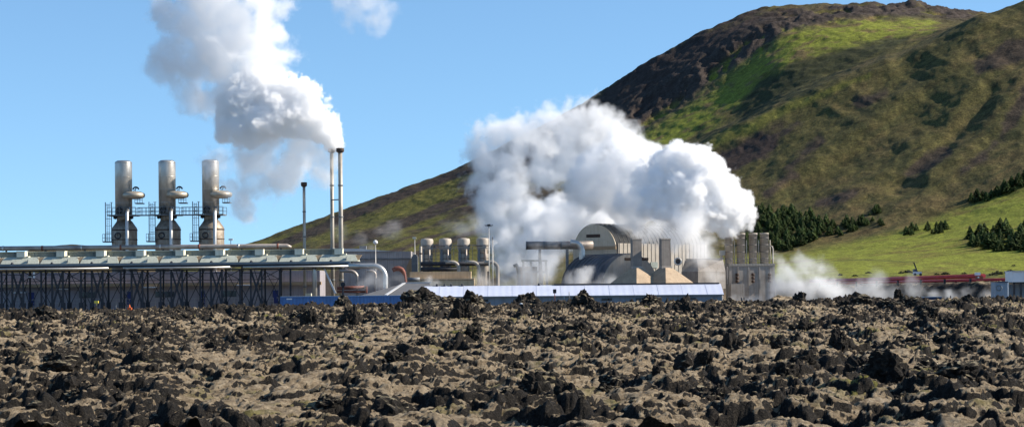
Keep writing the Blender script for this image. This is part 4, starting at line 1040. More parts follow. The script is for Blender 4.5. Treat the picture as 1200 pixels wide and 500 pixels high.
o = MB().box((sp(848.2, 0).x, YS + 3, 1.9), (2.2 * ss, 1.4, 3.8)).box((sp(848.2, 0).x, YS + 3, 3.9), (2.8 * ss, 1.7, 0.2)).build("brown_cabinet", M["tan"]); tag(o, "narrow brown cabinet against the right gable of the white shed", "cabinet")
for a in (851.4, 854.5):
    o = MB().lathe([(0.12, 0), (0.12, 2.4), (0.05, 2.5)], (sp(a, 0).x, 352, 0), 8).build("marker_post", M["dark_steel"]); tag(o, "short dark post standing right of the white shed gable", "post", "pair of short posts by the shed gable")

YC = 366.0
scn = S(YC)
def make_cont(x0, L_, W, H, rzs, lab, m_, ends="pipe"):
    c = thing("shipping_container", lab, "container", (x0 + L_ / 2, YC, 0))
    b = MB(); n = int(L_ / 0.3); pr = []
    for i in range(n + 1):
        xx = x0 + L_ * i / n; o_ = 0.06 if i % 2 else 0.0
        pr.append((xx, YC + o_)); 
    pr += [(x0 + L_, YC + W), (x0, YC + W)]
    b.prism([(a, q, 0.15) for a, q in pr], (0, 0, H - 0.3)); b.build("body", M[m_], c)
    f = MB()
    for z in (0.08, H - 0.09): f.box((x0 + L_ / 2, YC - 0.02, z), (L_, 0.14, 0.18)); f.box((x0 + L_ / 2, YC + W, z), (L_, 0.14, 0.18))
    for xx in (x0 + 0.07, x0 + L_ - 0.07): f.box((xx, YC - 0.03, H / 2), (0.16, 0.18, H)); f.box((xx, YC + W, H / 2), (0.16, 0.18, H))
    f.build("frame", M[m_], c)
    MB().box((x0 + L_ / 2, YC + W / 2, H + 0.02), (L_ - 0.05, W - 0.05, 0.08)).build("roof", M["pipe"], c)
    return c
xc0 = P(325.5, 0, YC).x
Hc = P(400, 346.8, YC).z
make_cont(xc0, 12.0, 2.6, Hc, 0, "left one of the two blue corrugated containers below the gallery end", "cont")
make_cont(xc0 + 12.05, 12.0, 2.6, Hc + 0.03, 0, "right one of the two blue corrugated containers, ending behind the tall crag", "cont")
o = MB().box((xc0 + 1.6, YC - 0.07, Hc - 0.42), (1.0, 0.05, 0.22)).build("label_plate", M["white"], [c for c in COL.objects if c.name == "shipping_container"][0])

YR = 374.0
def rp(px, py, dy=0): p = P(px, py, YR); p.y += dy; return p
gr = thing("grey_roofed_hut", "low hut with a wide grey hipped roof behind the blue containers", "hut", (rp(465, 0).x, YR + 5, 0))
za, zb = rp(460, 346.2).z, rp(470, 331.5).z
MB().box((rp(466, 0).x, YR + 6, za / 2), (84 * S(YR), 9, za)).build("wall", M["grey_wall"], gr)
MB().hexa([(rp(418, 0).x, YR - 0.2, za), (rp(508, 0).x, YR - 0.2, za), (rp(508, 0).x, YR + 11.5, za), (rp(418, 0).x, YR + 11.5, za)], [(rp(468, 0).x, YR + 8.0, zb), (rp(498, 0).x, YR + 8.0, zb), (rp(498, 0).x, YR + 8.4, zb), (rp(468, 0).x, YR + 8.4, zb)]).build("roof", M["roof_grey"], gr)
MB().bar((rp(449, 0).x, YR - 0.22, za + 0.12), (rp(468, 0).x, YR + 8.0, zb + 0.06), 0.55, 0.12).build("ridge_strip", M["roof_pale"], gr)
MB().box((rp(484, 0).x, YR + 8.2, zb + 0.1), (32 * S(YR), 0.6, 0.18)).build("ridge_cap", M["roof_pale"], gr)

# ------------------------------------------------------------------ barrel halls
def vault(base, ax, Rr, L_, hspring, name, lab, m_roof, m_gable, cat="hall", slot=None, flat=None):
    """half-round hall: base = ground point at the middle of its front gable, ax = horizontal unit vector from gable into the hall"""
    ax = Vector(ax).normalized(); sd_ = Vector((ax.y, -ax.x, 0))
    root = thing(name, lab, cat, base)
    prof = [(-Rr, 0.0), (-Rr, hspring)] + [(-Rr * math.cos(t), hspring + Rr * math.sin(t)) for t in np.linspace(0, math.pi, 29)[1:-1]] + [(Rr, hspring), (Rr, 0.0)]
    B = Vector(base)
    g = MB(); g.prism([B + sd_ * a + Z * b for a, b in prof], ax * 0.3); g.build("gable_wall", m_gable, root)
    s = MB(); n = len(prof)
    o_ = [B + ax * 0.3 + sd_ * a * 1.004 + Z * b * 1.004 for a, b in prof]; e_ = [B + ax * L_ + sd_ * a * 1.004 + Z * b * 1.004 for a, b in prof]
    s.prism(o_, ax * (L_ - 0.3)); 
    s.sm = [len(f) == 4 for f in s.f]
    s.build("vault_roof", m_roof, root)
    r = MB()
    nr_ = int(L_ / 1.5)
    for i in range(nr_ + 1):
        c = B + ax * (0.35 + (L_ - 0.5) * i / nr_)
        p1 = [c + sd_ * a * 1.012 + Z * b * 1.012 for a, b in prof]
        for u, v in zip(p1[:-1], p1[1:]): r.bar(u, v, 0.10, 0.10)
    r.build("seam_rib", m_roof, root)
    if slot:
        a0, a1, h0, h1 = slot
        q = MB(); q.prism([B - ax * 0.06 + sd_ * a0 + Z * h0, B - ax * 0.06 + sd_ * a1 + Z * h0, B - ax * 0.06 + sd_ * a1 + Z * h1, B - ax * 0.06 + sd_ * a0 + Z * h1], ax * 0.1); q.build("vent_slot", M["rust"], root)
    return root
YV = 446.0
sv = S(YV)
t_ = R(40)
ctr = P(697, 330, YV); ctr.z = 0
ztop = P(697, 263, YV).z
Rv = 24.5 * sv / math.cos(t_)
big = vault(ctr, (math.sin(t_), math.cos(t_), 0), Rv, 34, ztop - Rv, "barrel_hall", "large beige barrel vaulted hall in the steam with a round topped gable", M["barrel_roof"], M["gable"], slot=(-2.2, 1.6, ztop - 2.8, ztop - 2.1))
# side wall panels of the big hall (ribbed pale cladding up to the springing)
ax = Vector((math.sin(t_), math.cos(t_), 0)); sdv = Vector((ax.y, -ax.x, 0))
q = MB(); hs_ = ztop - Rv + Rv * 0.30
a0 = ctr + ax * 0.32 + sdv * (Rv + 0.10); q.prism([a0, a0 + ax * 33.5, a0 + ax * 33.5 + Z * hs_, a0 + Z * hs_], sdv * 0.25)
for i in range(23): b0 = a0 + ax * (0.3 + 1.46 * i) + sdv * 0.25; q.bar(b0, b0 + Z * hs_, 0.22, 0.14)
q.build("side_wall", M["barrel"], big)
for i, (u, hh_) in enumerate(((5, 0.55), (11.5, 0.62), (19, 0.5), (26, 0.6))):
    c = a0 + ax * u + sdv * 0.36 + Z * hs_ * hh_
    MB().prism([c, c + ax * 2.6, c + ax * 2.6 + Z * 1.3, c + Z * 1.3], sdv * 0.12).build("louvre_vent", M["screen"], big)
c = a0 + ax * 15.5 + sdv * 0.5
m = MB()
for d in (0, 0.6): m.bar(c + ax * d, c + ax * d + Z * hs_, 0.08)
for k in range(int(hs_ / 0.4)): m.bar(c + Z * (0.4 * k), c + ax * 0.6 + Z * (0.4 * k), 0.05)
m.build("ladder", M["walk"], big)
q = MB(); b0 = ctr - ax * 0.12 - Z * 0; q.box((0, 0, 0), (0, 0, 0)) if False else None
zl = P(697, 290.5, YV).z
q.bar(b0 - sdv * (Rv * 0.4) + Z * zl, b0 + sdv * Rv + Z * zl, 0.2, 0.7); q.build("ledge", M["tan"], big)
# smaller vault in front
t2 = R(-33)
YV2 = 424.0; sv2 = S(YV2)
ctr2 = P(739, 330, YV2); ctr2.z = 0
zt2 = P(730, 297.5, YV2).z
ax2 = Vector((math.sin(t2), math.cos(t2), 0)); R2 = 34 * sv2 / math.cos(t2)
small_v = vault(ctr2, ax2, R2, 15, zt2 - R2 if zt2 > R2 else 0.3, "barrel_hall", "smaller dark roofed barrel hall before the large vault, beside the first hopper chimney", M["vault_dark"], M["barrel"], slot=(-1.5, 4.6, zt2 - 1.35, zt2 - 0.75))
# big grey duct with silver bend into the hall
YD = 436.0; sdp = S(YD)
def dp(px, py, dy=0): p = P(px, py, YD); p.y += dy; return p
du = thing("steam_duct", "thick dark grey duct ending in mid air left of the large barrel hall", "duct", (dp(655, 0).x, YD, 0))
MB().tube([dp(617, 287.5), dp(695, 286.6, 3)], 4.7 * sdp, 20).build("duct_pipe", M["pipe_warm"], du)
MB().tube([dp(616.2, 287.5), dp(617.4, 287.5)], 5.0 * sdp, 20).build("end_flange", M["walk"], du)
for px in (637, 657): MB().tube([dp(px, 287.3), dp(px + 1, 287.3)], 4.95 * sdp, 20).build("band", M["walk"], du)
for px in (630, 662): MB().box((dp(px, 0).x, YD, dp(px, 292).z / 2), (0.6, 0.6, dp(px, 292).z)).build("support_post", M["walk"], du)
pts = [dp(668, 284.5, -2.6), dp(673, 284.8, -2.6)] + [dp(673 + 8.5 * math.sin(t), 284.8 + 11 * (1 - math.cos(t)), -2.6) for t in np.linspace(0.25, math.pi / 2, 7)] + [dp(681.5, 303, -2.6), dp(681.5, 316, -2.6)]
o = MB().tube(pts, 3.5 * sdp, 18).build("silver_bend", M["pipe"]); tag(o, "bright silver bent pipe dropping onto the smaller dark vault", "pipe")
# pale frame in the steam left of the vaults
fr = thing("pipe_frame", "pale steel frame half hidden in steam below the grey duct", "frame", (dp(628, 0).x, YD + 4, 0))
m = MB()
for px in (613, 622, 634, 640): m.bar((dp(px, 0).x, YD + 4, 0), dp(px, 305, 4), 0.5)
for py in (305, 318): m.bar(dp(611, py, 4), dp(642, py, 4), 0.4)
m.build("posts", M["galv"], fr)
MB().box(dp(619, 326, 6), (22 * sdp, 1.5, 28 * sdp)).build("back_panel", M["tank"], fr)
o = MB().tube([dp(602, 312, 0), dp(605, 310, 0), dp(607, 314, 0), dp(608, 324, 0), dp(608, 360, 0)], 2.2 * sdp, 14).build("elbow_pipe", M["tank"]); tag(o, "beige bent pipe half lost in steam right of the tanks", "pipe")

# ------------------------------------------------------------------ hopper chimneys
YY = 398.0; sh = S(YY)
def hopper(px, lab):
    base = P(px, 333, YY); x = base.x; z = lambda py: P(746, py, YY).z
    root = thing("hopper_chimney", lab, "chimney", (x, YY, 0), "pair of hopper based chimneys")
    rz = R(16)
    MB().box((x, YY, (z(280.2) + z(314)) / 2), (11.2 * sh, 7.6 * sh, z(280.2) - z(314)), rz).build("shaft", M["shaft"], root)
    MB().box((x, YY, z(280.4) + 0.02), (12.0 * sh, 8.4 * sh, 1.4 * sh), rz).build("shaft_cap", M["barrel"], root)
    MB().box((x + 0.1, YY, z(313.4)), (12.4 * sh, 8.8 * sh, 0.5), rz).build("collar", M["conc_grey"], root)
    a_ = R(40); h1 = 13.5 * sh * 1.55; h0 = h1 * 1.75
    def sq(c, h, zz): return [(c[0] + h * (math.cos(a_ + k * math.pi / 2 + math.pi * 1.25)), c[1] + h * (math.sin(a_ + k * math.pi / 2 + math.pi * 1.25)), zz) for k in range(4)]
    m = MB(); m.hexa(sq((x + 0.35, YY + 0.2), 74 * sh, 0), sq((x + 0.1, YY), 7.8 * sh, z(313.8))); m.build("hopper", M["concrete"], root)
    return root
h1_ = hopper(745.8, "left of the two square chimneys rising from concrete pyramid hoppers")
h2_ = copy_tree(h1_); h2_.location.x = P(779.6, 333, YY).x; h2_["label"] = "right of the two square chimneys rising from concrete pyramid hoppers"
YX = 416.0; sx_ = S(YX)
def xp(px, py, dy=0): p = P(px, py, YX); p.y += dy; return p
hh = thing("hopper_house", "dark many sided concrete house right of the two hopper chimneys", "building", (xp(822, 0).x, YX, 0))
zt3 = xp(820, 304).z
bq = [(xp(796, 0).x, YX - 0.5, 0), (xp(813, 0).x, YX - 4.5, 0), (xp(848, 0).x, YX + 1, 0), (xp(843, 0).x, YX + 9, 0), (xp(800, 0).x, YX + 9, 0)]
mid = [(a, b, xp(820, 318).z) for a, b, _ in bq]
top = [(xp(803, 0).x, YX + 2.0, zt3), (xp(815, 0).x, YX + 1.2, zt3), (xp(846, 0).x, YX + 2.2, zt3), (xp(843, 0).x, YX + 8, zt3), (xp(804, 0).x, YX + 8, zt3)]
m = MB(); vs = bq + mid + top
m.add(vs, [tuple(range(5))[::-1]] + [(i, (i + 1) % 5, 5 + (i + 1) % 5, 5 + i) for i in range(5)] + [(5 + i, 5 + (i + 1) % 5, 10 + (i + 1) % 5, 10 + i) for i in range(5)] + [(10, 11, 12, 13, 14)])
m.build("wall", M["shaft"], hh)
m = MB(); m.bar((xp(802, 0).x, YX + 1.5, zt3 + 0.1), (xp(845, 0).x, YX + 2, zt3 + 0.1), 0.5, 0.3); m.build("coping", M["conc_grey"], hh)
o = thing("round_outlet", "dark round pipe mouth poking out beside the second hopper chimney", "pipe", xp(794, 310))
MB().tube([xp(797, 305.6, 6), xp(793.6, 306.4, -2)], 4.0 * sx_, 20).build("pipe", M["dark_steel"], o)
MB().lathe([(4.2 * sx_, -0.05), (4.2 * sx_, 0.05)], (0, 0, 0), 20)
pts = arc(xp(793.5, 306.4, -2.02), X, Z, 3.8 * sx_, 0, 2 * math.pi, 22); MB().tube(pts, 0.16, 8, False).build("rim", M["pipe"], o)

# ------------------------------------------------------------------ four-chimney block
YF = 430.0; sf = S(YF)
def fp(px, py, dy=0): p = P(px, py, YF); p.y += dy; return p
zb_ = fp(875, 311).z
blk = thing("chimney_block", "stained concrete block carrying four round banded chimneys that pour steam", "chimney block", (fp(875, 0).x, YF + 4, 0))
ry = R(8)
MB().box((fp(875, 0).x, YF + 4.5, zb_ / 2), (55 * sf, 9, zb_), ry).build("body", M["conc_grey"], blk)
MB().box((fp(875, 0).x, YF + 4.5, zb_ + 0.15), (56 * sf, 9.3, 0.5), ry).build("coping", M["barrel"], blk)
m = MB()
for i in range(5): m.box((fp(849 + 12.8 * i, 0).x, YF - 0.05 + (i - 2) * 0.33, zb_ * 0.5), (0.25, 0.25, zb_ - 0.3), ry)
m.build("pilaster", M["conc_grey"], blk)
for i, px in enumerate((853.2, 867.6, 882.2, 895.8)):
    x = fp(px, 0).x; y = YF + 3.2 + (px - 875) * sf * math.tan(ry); zt4 = P(px, 272.6 - (i - 1.5) * 0.2, YF).z
    c = MB(); r = 5.1 * sf
    c.lathe([(r, zb_ - 0.2), (r, zt4 - 0.3), (r * 1.03, zt4 - 0.3), (r * 1.03, zt4), (r * 0.86, zt4), (r * 0.84, zt4 - 1.5)], (x, y, 0), 28)
    ch = c.build("chimney", M["chim"], blk)
    for k in range(1, 5):
        zz = zb_ + (zt4 - zb_) * k / 4.7; m = MB(); m.lathe([(r * 1.01, zz - 0.09), (r * 1.025, zz - 0.07), (r * 1.025, zz + 0.07), (r * 1.01, zz + 0.09)], (x, y, 0), 28); m.build("band", M["shaft"], ch)
    m = MB(); m.tube([(x + r * 1.25, y - r * 0.4, zb_ + 0.3), (x + r * 1.25, y - r * 0.4, zt4 - 1.5)], 0.11, 8); m.build("side_pipe", M["tank"], ch)
for px in (860.5, 879.3, 899):
    for py in (321.5, 325.5, 329.5): MB().lathe([(1.2 * sf, -1.8 * sf), (1.9 * sf, -1.2 * sf), (1.9 * sf, 1.2 * sf), (1.2 * sf, 1.8 * sf)], (fp(px, 0).x, YF - 0.6 + (px - 875) * sf * math.tan(ry), fp(px, py).z), 12).build("drain_muffler", M["rust"], blk)
m = MB(); m.box((fp(858, 0).x, YF - 2.2, fp(858, 338).z / 2 + 0.5), (16 * sf, 3.2, fp(858, 338).z + 1), ry); m.build("plinth", M["conc_grey"], blk)
pts = [fp(902.5, 290, 2), fp(904, 287.4, 2), fp(906.2, 288.4, 2), fp(907.2, 292, 2), fp(907.4, 312, 2), (fp(907.4, 0).x, YF + 2, 0)]
m = MB()
for a_, b_2 in ((848, 903),):
    ya = lambda px: YF - 0.1 + (px - 875) * sf * math.tan(ry)
    for h in (0.5, 1.0): m.bar((fp(a_, 0).x, ya(a_), zb_ + 0.4 + h), (fp(b_2, 0).x, ya(b_2), zb_ + 0.4 + h), 0.06)
    for k in range(12): xx = a_ + (b_2 - a_) * k / 11; m.bar((fp(xx, 0).x, ya(xx), zb_ + 0.35), (fp(xx, 0).x, ya(xx), zb_ + 1.4), 0.06)
m.build("railing", M["walk"], blk)
tag(MB().tube(pts, 0.85 * sf, 10).build("riser_pipe", M["tank"]), "thin pale hooked pipe running up the right side of the chimney block", "pipe")
o = MB().box((fp(845, 0).x, YF + 2, fp(845, 296).z), (6 * sf, 2, 6 * sf)).box((fp(844, 0).x, YF + 2, fp(844, 299).z / 2), (0.5, 0.5, fp(844, 299).z)).box((fp(843.4, 0).x, YF + 1, fp(843, 303).z), (5 * sf, 1.8, 0.3)).build("valve_cabin", M["tank"]); tag(o, "tiny beige cabin on a stalk left of the four chimneys", "cabin")

# ------------------------------------------------------------------ pipelines and cabins at the right
bk_px = np.linspace(900, 1420, 260); bk_y = np.concatenate([np.linspace(400, 440, 60, endpoint=False), np.linspace(440, 600, 70)])
BY, BP = np.meshgrid(bk_y, bk_px, indexing='ij')
BX = (BP - CX) * BY / FPX
top_py = np.interp(BP, [900, 950, 1153, 1420], [339, 335.5, 329.5, 321])
yl_ = np.interp(BP, [900, 950, 1153, 1420], [575, 545, 430, 410])     # where the pipes run
bz = EYE + ((HZ - top_py) - (BP - CX) * SR) * yl_ / FPX
bz = bz * sst(yl_ - 26, yl_ - 4, BY) * sst(905, 960, BP) * sst(640, 590, BY) - 0.25
bz = bz + (0.5 * fbm(BX / 5, BY / 9, 4, 700) + 0.8 * (ridged(BX / 3, BY / 6, 4, 710) - 0.6)) * sst(0.1, 1, bz)
grid_mesh('lava_bank', BX, BY, bz, lm, {'rock': np.clip(0.75 + 0.9 * fbm(BX / 6, BY / 8, 4, 720), 0, 1)})
def bank_z(x, y):
    i = int(np.clip(np.searchsorted(bk_y, y), 0, len(bk_y) - 1)); j = int(np.clip(np.searchsorted(bk_px, CX + x / y * FPX), 0, len(bk_px) - 1))
    return max(0.0, float(bz[i, j]))
def pipeline(a, b, r, lab, m_="red", posts=8):
    o = thing("pipeline", lab, "pipeline", (a.x + (b.x - a.x) / 2, (a.y + b.y) / 2, 0))
    MB().tube([a, a.lerp(b, .5), b], r, 14).build("pipe", M[m_], o)
    for i in range(posts):
        q = a.lerp(b, (i + 0.5) / posts); zg = bank_z(q.x, q.y) - 0.3; MB().box((q.x, q.y, (q.z - r + zg) / 2), (0.4, 0.4, q.z - r - zg)).build("support_post", M["dark_steel"], o)
    return o
pipeline(P(950, 329.5, 545), P(1153, 323.0, 430), 0.44, "thickest bright red pipeline crossing the foot of the meadow")
pipeline(P(960, 331.8, 548), P(1240, 326.0, 440), 0.34, "thin dark red pipeline running just under the thick red one to the frame edge", posts=12)
pipeline(P(985, 335.0, 535), P(1215, 330.5, 425), 0.22, "thin orange brown pipeline lowest of the three at the meadow foot", "redbrown", posts=10)
o = thing("valve_station", "small white capped valve box at the right end of the thick red pipeline", "valve", P(1146, 328, 430))
MB().box(P(1145.6, 320.6, 429.5), (5.2 * S(430), 1.4, 3.4 * S(430))).build("cover", M["white"], o); MB().box(P(1147.5, 325, 429.2), (7 * S(430), 1.6, 3.6 * S(430))).build("body", M["redbrown"], o); MB().box(P(1146.6, 324.6, 428.2), (1.6 * S(430), 0.3, 1.8 * S(430))).build("plate", M["white"], o)
# parked pick-up far off beyond the pipeline
pu = thing("pickup_truck", "tiny pale pickup with a dark crane parked beyond the red pipeline", "truck", P(1074, 322, 560))
b_ = P(1074, 321.0, 560); k_ = S(560)
MB().box((b_.x + 1.0 * k_, 560, b_.z + 0.3), (9 * k_, 1.8, 0.7)).build("body", M["white"], pu)
MB().hexa([(b_.x - 4 * k_, 559.1, b_.z + .65), (b_.x - 0.5 * k_, 559.1, b_.z + .65), (b_.x - 0.5 * k_, 560.9, b_.z + .65), (b_.x - 4 * k_, 560.9, b_.z + .65)], [(b_.x - 3.4 * k_, 559.2, b_.z + 1.4), (b_.x - 0.9 * k_, 559.2, b_.z + 1.4), (b_.x - 0.9 * k_, 560.8, b_.z + 1.4), (b_.x - 3.4 * k_, 560.8, b_.z + 1.4)]).build("cab", M["glass"], pu)
for d in (-2.4, 4): MB().tube([(b_.x + d * k_, 559.0, b_.z - 0.1), (b_.x + d * k_, 559.3, b_.z - 0.1)], 0.38, 14).build("wheel", M["black"], pu)
MB().bar((b_.x + 1 * k_, 560, b_.z + .6), (b_.x - 3 * k_, 560, b_.z + 3.2), 0.3).build("crane_arm", M["dark_steel"], pu)

YW = 345.0; sw = S(YW)
def wp(px, py, dy=0): p = P(px, py, YW); p.y += dy; return p
wc = thing("white_cabin", "white box cabin raised on dark pillars at the right edge of the frame", "cabin", (wp(1200, 0).x, YW, 0))
zc0, zc1 = wp(1195, 330.2).z, wp(1195, 318).z
MB().box((wp(1206, 0).x, YW + 2.5, (zc0 + zc1) / 2), (45 * sw, 5, zc1 - zc0)).build("wall", M["white"], wc)
MB().box((wp(1206, 0).x, YW + 2.5, zc1 + 0.05), (46 * sw, 5.3, 0.16)).build("roof", M["roof_pale"], wc)
MB().box((wp(1206, 0).x, YW + 2.5, zc0 - 0.12), (44 * sw, 4.8, 0.24)).build("floor_beam", M["black"], wc)
for px in (1186, 1194, 1204, 1222): MB().box((wp(px, 0).x, YW + 0.4, zc0 / 2 - 0.12), (2.2 * sw, 0.4, zc0 - 0.24)).build("pillar", M["dark_steel"], wc)
MB().box((wp(1206, 0).x, YW + 3.5, zc0 / 2 - 0.15), (42 * sw, 0.3, zc0 - 0.3)).build("back_wall", M["bluegrey"], wc)
bc = thing("blue_grey_cabin", "small blue grey cabin with a round emblem left of the raised white cabin", "cabin", (wp(1168, 0).x, YW - 2, 0))
zc2 = wp(1168, 330.6).z
MB().box((wp(1168, 0).x, YW, zc2 / 2), (14 * sw, 3.4, zc2)).build("wall", M["bluegrey"], bc)
MB().box((wp(1168, 0).x, YW, zc2 + 0.05), (14.8 * sw, 3.7, 0.14)).build("roof", M["cont_dark"], bc)
pts = arc(wp(1168, 337, -1.74), X, Z, 3.0 * sw, 0, 2 * math.pi, 20); MB().tube(pts, 0.1, 8, False).build("emblem_ring", M["gutter"], bc)
o = MB().box((wp(1177.2, 0).x, YW, wp(1177, 331).z / 2), (2.2 * sw, 0.8, wp(1177, 331).z)).box((wp(1177.2, 0).x, YW, wp(1177, 338).z), (2.4 * sw, 0.86, 0.3)).build("white_pillar", M["white"]); tag(o, "narrow white upright between the blue grey cabin and the white cabin", "post")
nv = thing("navy_container", "low navy container peeping over the lava crest left of the cabins", "container", (P(1088, 0, 350).x, 350, 0))
zz = P(1088, 347.6, 350).z
MB().box((P(1087, 0, 350).x, 351.2, zz / 2), (27 * S(350), 2.4, zz)).build("body", M["cont_dark"], nv); MB().box((P(1087, 0, 350).x, 351.2, zz), (27.4 * S(350), 2.5, 0.12)).build("roof_frame", M["roof_pale"], nv)
for a in range(6): MB().box((P(1077 + 4.1 * a, 0, 350).x, 349.95, zz / 2), (0.12, 0.12, zz - 0.2)).build("rib", M["cont_dark"], nv)
for a, h in ((1107, 3.0), (1111, 3.6)):
    z_, _, _ = lava_z(P(a, 0, 326).x, 326)
    o = MB().lathe([(0.12, 0), (0.10, h * 0.35), (0.04, h * 0.38)], (P(a, 0, 326).x, 326, z_ - 0.1), 8).build("marker_post", M["dark_steel"]); tag(o, "short dark stake on the lava crest right of the navy container", "post", "pair of stakes by the navy container")

# sign post and stakes on the lava
YN = 330.0
x = P(647, 0, YN).x; z_, _, _ = lava_z(x, YN); zt = P(647, 338.6, YN).z
sg_ = thing("sign_post", "dark square sign on a thin post before the middle of the white shed", "sign", (x, YN, z_))
MB().lathe([(0.06, z_ - 0.3), (0.06, zt)], (x, YN, 0), 8).build("pole", M["redbrown"], sg_); MB().box((x, YN - 0.06, zt - 2.4 * S(YN)), (4.0 * S(YN), 0.05, 4.8 * S(YN))).build("sign_plate", M["sign"], sg_)
for a in (658, 664):
    x = P(a, 0, 325).x; z_, _, _ = lava_z(x, 325)
    o = MB().lathe([(0.06, -0.2), (0.06, 1.05), (0.03, 1.1)], (x, 325, z_), 8).build("stake", M["galv"]); tag(o, "thin pale stake in the lava right of the dark sign", "post", "pair of stakes beside the sign")
for a, b, Y, lab in ((608, 358, 300, "small white marker stone on the moss below the sign"), (410, 368, 270, "small white marker stone on the lava before the blue containers")):
    x = P(a, 0, Y).x; z_, _, _ = lava_z(x, Y)
    o = bpy.data.objects.new("marker_stone", ROCKS[3].copy()); o.data.materials.clear(); o.data.materials.append(M["white"]); COL.objects.link(o)
    o.location = (x, Y, z_ + 0.25); o.scale = (0.24, 0.2, 0.34); tag(o, lab, "stone")
# ------------------------------------------------------------------ steam (real volumes, density computed in geometry nodes)
sm_v, vnt, _b = nodes_of("white_steam")
vnt.nodes.remove(_b)
pv = N(vnt, "ShaderNodeVolumePrincipled"); pv.inputs["Color"].default_value = (1, 1, 1, 1); pv.inputs["Density"].default_value = 1.0
pv.inputs["Anisotropy"].default_value = 0.0
vnt.links.new(pv.outputs[0], vnt.nodes["Material Output"].inputs["Volume"])

def steam(name, label, puffs, voxel, big=(0.13, 2.6), lump=(0.34, 1.0), fine=(1.2, 0.6), pad=2.5):
    """puffs: (x, y, z, radius, softness, density, roughness)"""
    pf = np.array(puffs); lo = (pf[:, :3] - pf[:, 3:4]).min(0) - pad; hi = (pf[:, :3] + pf[:, 3:4]).max(0) + pad
    lo[2] = max(lo[2], 0.3)
    ng = bpy.data.node_groups.new(name, "GeometryNodeTree")
    ng.interface.new_socket("Geometry", in_out="INPUT", socket_type="NodeSocketGeometry")
    ng.interface.new_socket("Geometry", in_out="OUTPUT", socket_type="NodeSocketGeometry")
    L = ng.links; nn = ng.nodes
    gi = nn.new("NodeGroupInput"); go = nn.new("NodeGroupOutput")
    ctr_ = (lo + hi) / 2; ctr_[2] = lo[2]
    pos = nn.new("GeometryNodeInputPosition")
    wp_ = nn.new("ShaderNodeVectorMath"); wp_.operation = "ADD"; wp_.inputs[1].default_value = tuple(ctr_); L.new(pos.outputs[0], wp_.inputs[0])
    def tex(scale, detail, kind="noise", rough=0.6):
        if kind == "noise":
            t = nn.new("ShaderNodeTexNoise"); t.inputs["Detail"].default_value = detail; t.inputs["Roughness"].default_value = rough
        else:
            t = nn.new("ShaderNodeTexVoronoi"); t.feature = "SMOOTH_F1"; t.inputs["Smoothness"].default_value = 0.35; t.inputs["Detail"].default_value = detail; t.inputs["Roughness"].default_value = rough
        t.inputs["Scale"].default_value = scale
        return t
    def math_(op, a=None, b=None, c=None):
        m = nn.new("ShaderNodeMath"); m.operation = op
        for i, v in enumerate((a, b, c)):
            if v is None: continue
            if isinstance(v, (int, float)): m.inputs[i].default_value = v
            else: L.new(v, m.inputs[i])
        return m.outputs[0]
    # domain warp
    t1 = tex(big[0], 3); L.new(wp_.outputs[0], t1.inputs["Vector"])
    s1 = nn.new("ShaderNodeVectorMath"); s1.operation = "SUBTRACT"; s1.inputs[1].default_value = (0.5, 0.5, 0.5); L.new(t1.outputs["Color"], s1.inputs[0])
    s2 = nn.new("ShaderNodeVectorMath"); s2.operation = "SCALE"; s2.inputs["Scale"].default_value = big[1] * 2; L.new(s1.outputs[0], s2.inputs[0])
    q = nn.new("ShaderNodeVectorMath"); q.operation = "ADD"; L.new(wp_.outputs[0], q.inputs[0]); L.new(s2.outputs[0], q.inputs[1])
    v1 = tex(lump[0], 0, "vor"); L.new(q.outputs[0], v1.inputs["Vector"])
    v2 = tex(lump[0] * 2.4, 0, "vor"); L.new(q.outputs[0], v2.inputs["Vector"])
    v3 = tex(lump[0] * 5.2, 0, "vor"); L.new(wp_.outputs[0], v3.inputs["Vector"])
    f1 = tex(fine[0], 5, "noise", 0.62); L.new(wp_.outputs[0], f1.inputs["Vector"])
    a = math_("MULTIPLY_ADD", v1.outputs["Distance"], -1.7 * lump[1], 0.60 * 1.7 * lump[1])
    a = math_("MULTIPLY_ADD", v2.outputs["Distance"], -0.9 * lump[1], math_("ADD", a, 0.55 * 0.9 * lump[1]))
    a = math_("MULTIPLY_ADD", v3.outputs["Distance"], -0.45 * lump[1], math_("ADD", a, 0.55 * 0.45 * lump[1]))
    n_ = math_("MULTIPLY_ADD", f1.outputs[0], 4.0 * fine[1], math_("SUBTRACT", a, 2.0 * fine[1]))
    f2 = tex(0.17, 8, "noise", 0.70); L.new(q.outputs[0], f2.inputs["Vector"])
    nw_ = math_("MULTIPLY_ADD", f2.outputs[0], 7.0, -3.5)
    nw_ = math_("MULTIPLY_ADD", n_, 0.30, nw_)
    acc = None
    for (x, y, z, r, s, d, ro) in puffs:
        dist = nn.new("ShaderNodeVectorMath"); dist.operation = "DISTANCE"; L.new(q.outputs[0], dist.inputs[0]); dist.inputs[1].default_value = (x, y, z)
        e = math_("MULTIPLY_ADD", dist.outputs["Value"], -1.0 / s, r / s)
        e = math_("MULTIPLY_ADD", n_ if d > 0.8 else nw_, ro / s, e)
        m = nn.new("ShaderNodeMath"); m.operation = "MULTIPLY"; m.use_clamp = False
        cl = nn.new("ShaderNodeClamp"); L.new(e, cl.inputs[0])
        L.new(cl.outputs[0], m.inputs[0]); m.inputs[1].default_value = d
        acc = m.outputs[0] if acc is None else math_("MAXIMUM", acc, m.outputs[0])
    vc = nn.new("GeometryNodeVolumeCube")
    vc.inputs["Min"].default_value = tuple(lo - ctr_); vc.inputs["Max"].default_value = tuple(hi - ctr_)
    for k, i in (("Resolution X", 0), ("Resolution Y", 1), ("Resolution Z", 2)): vc.inputs[k].default_value = int((hi - lo)[i] / voxel)
    L.new(acc, vc.inputs["Density"])
    sm = nn.new("GeometryNodeSetMaterial"); sm.inputs["Material"].default_value = sm_v
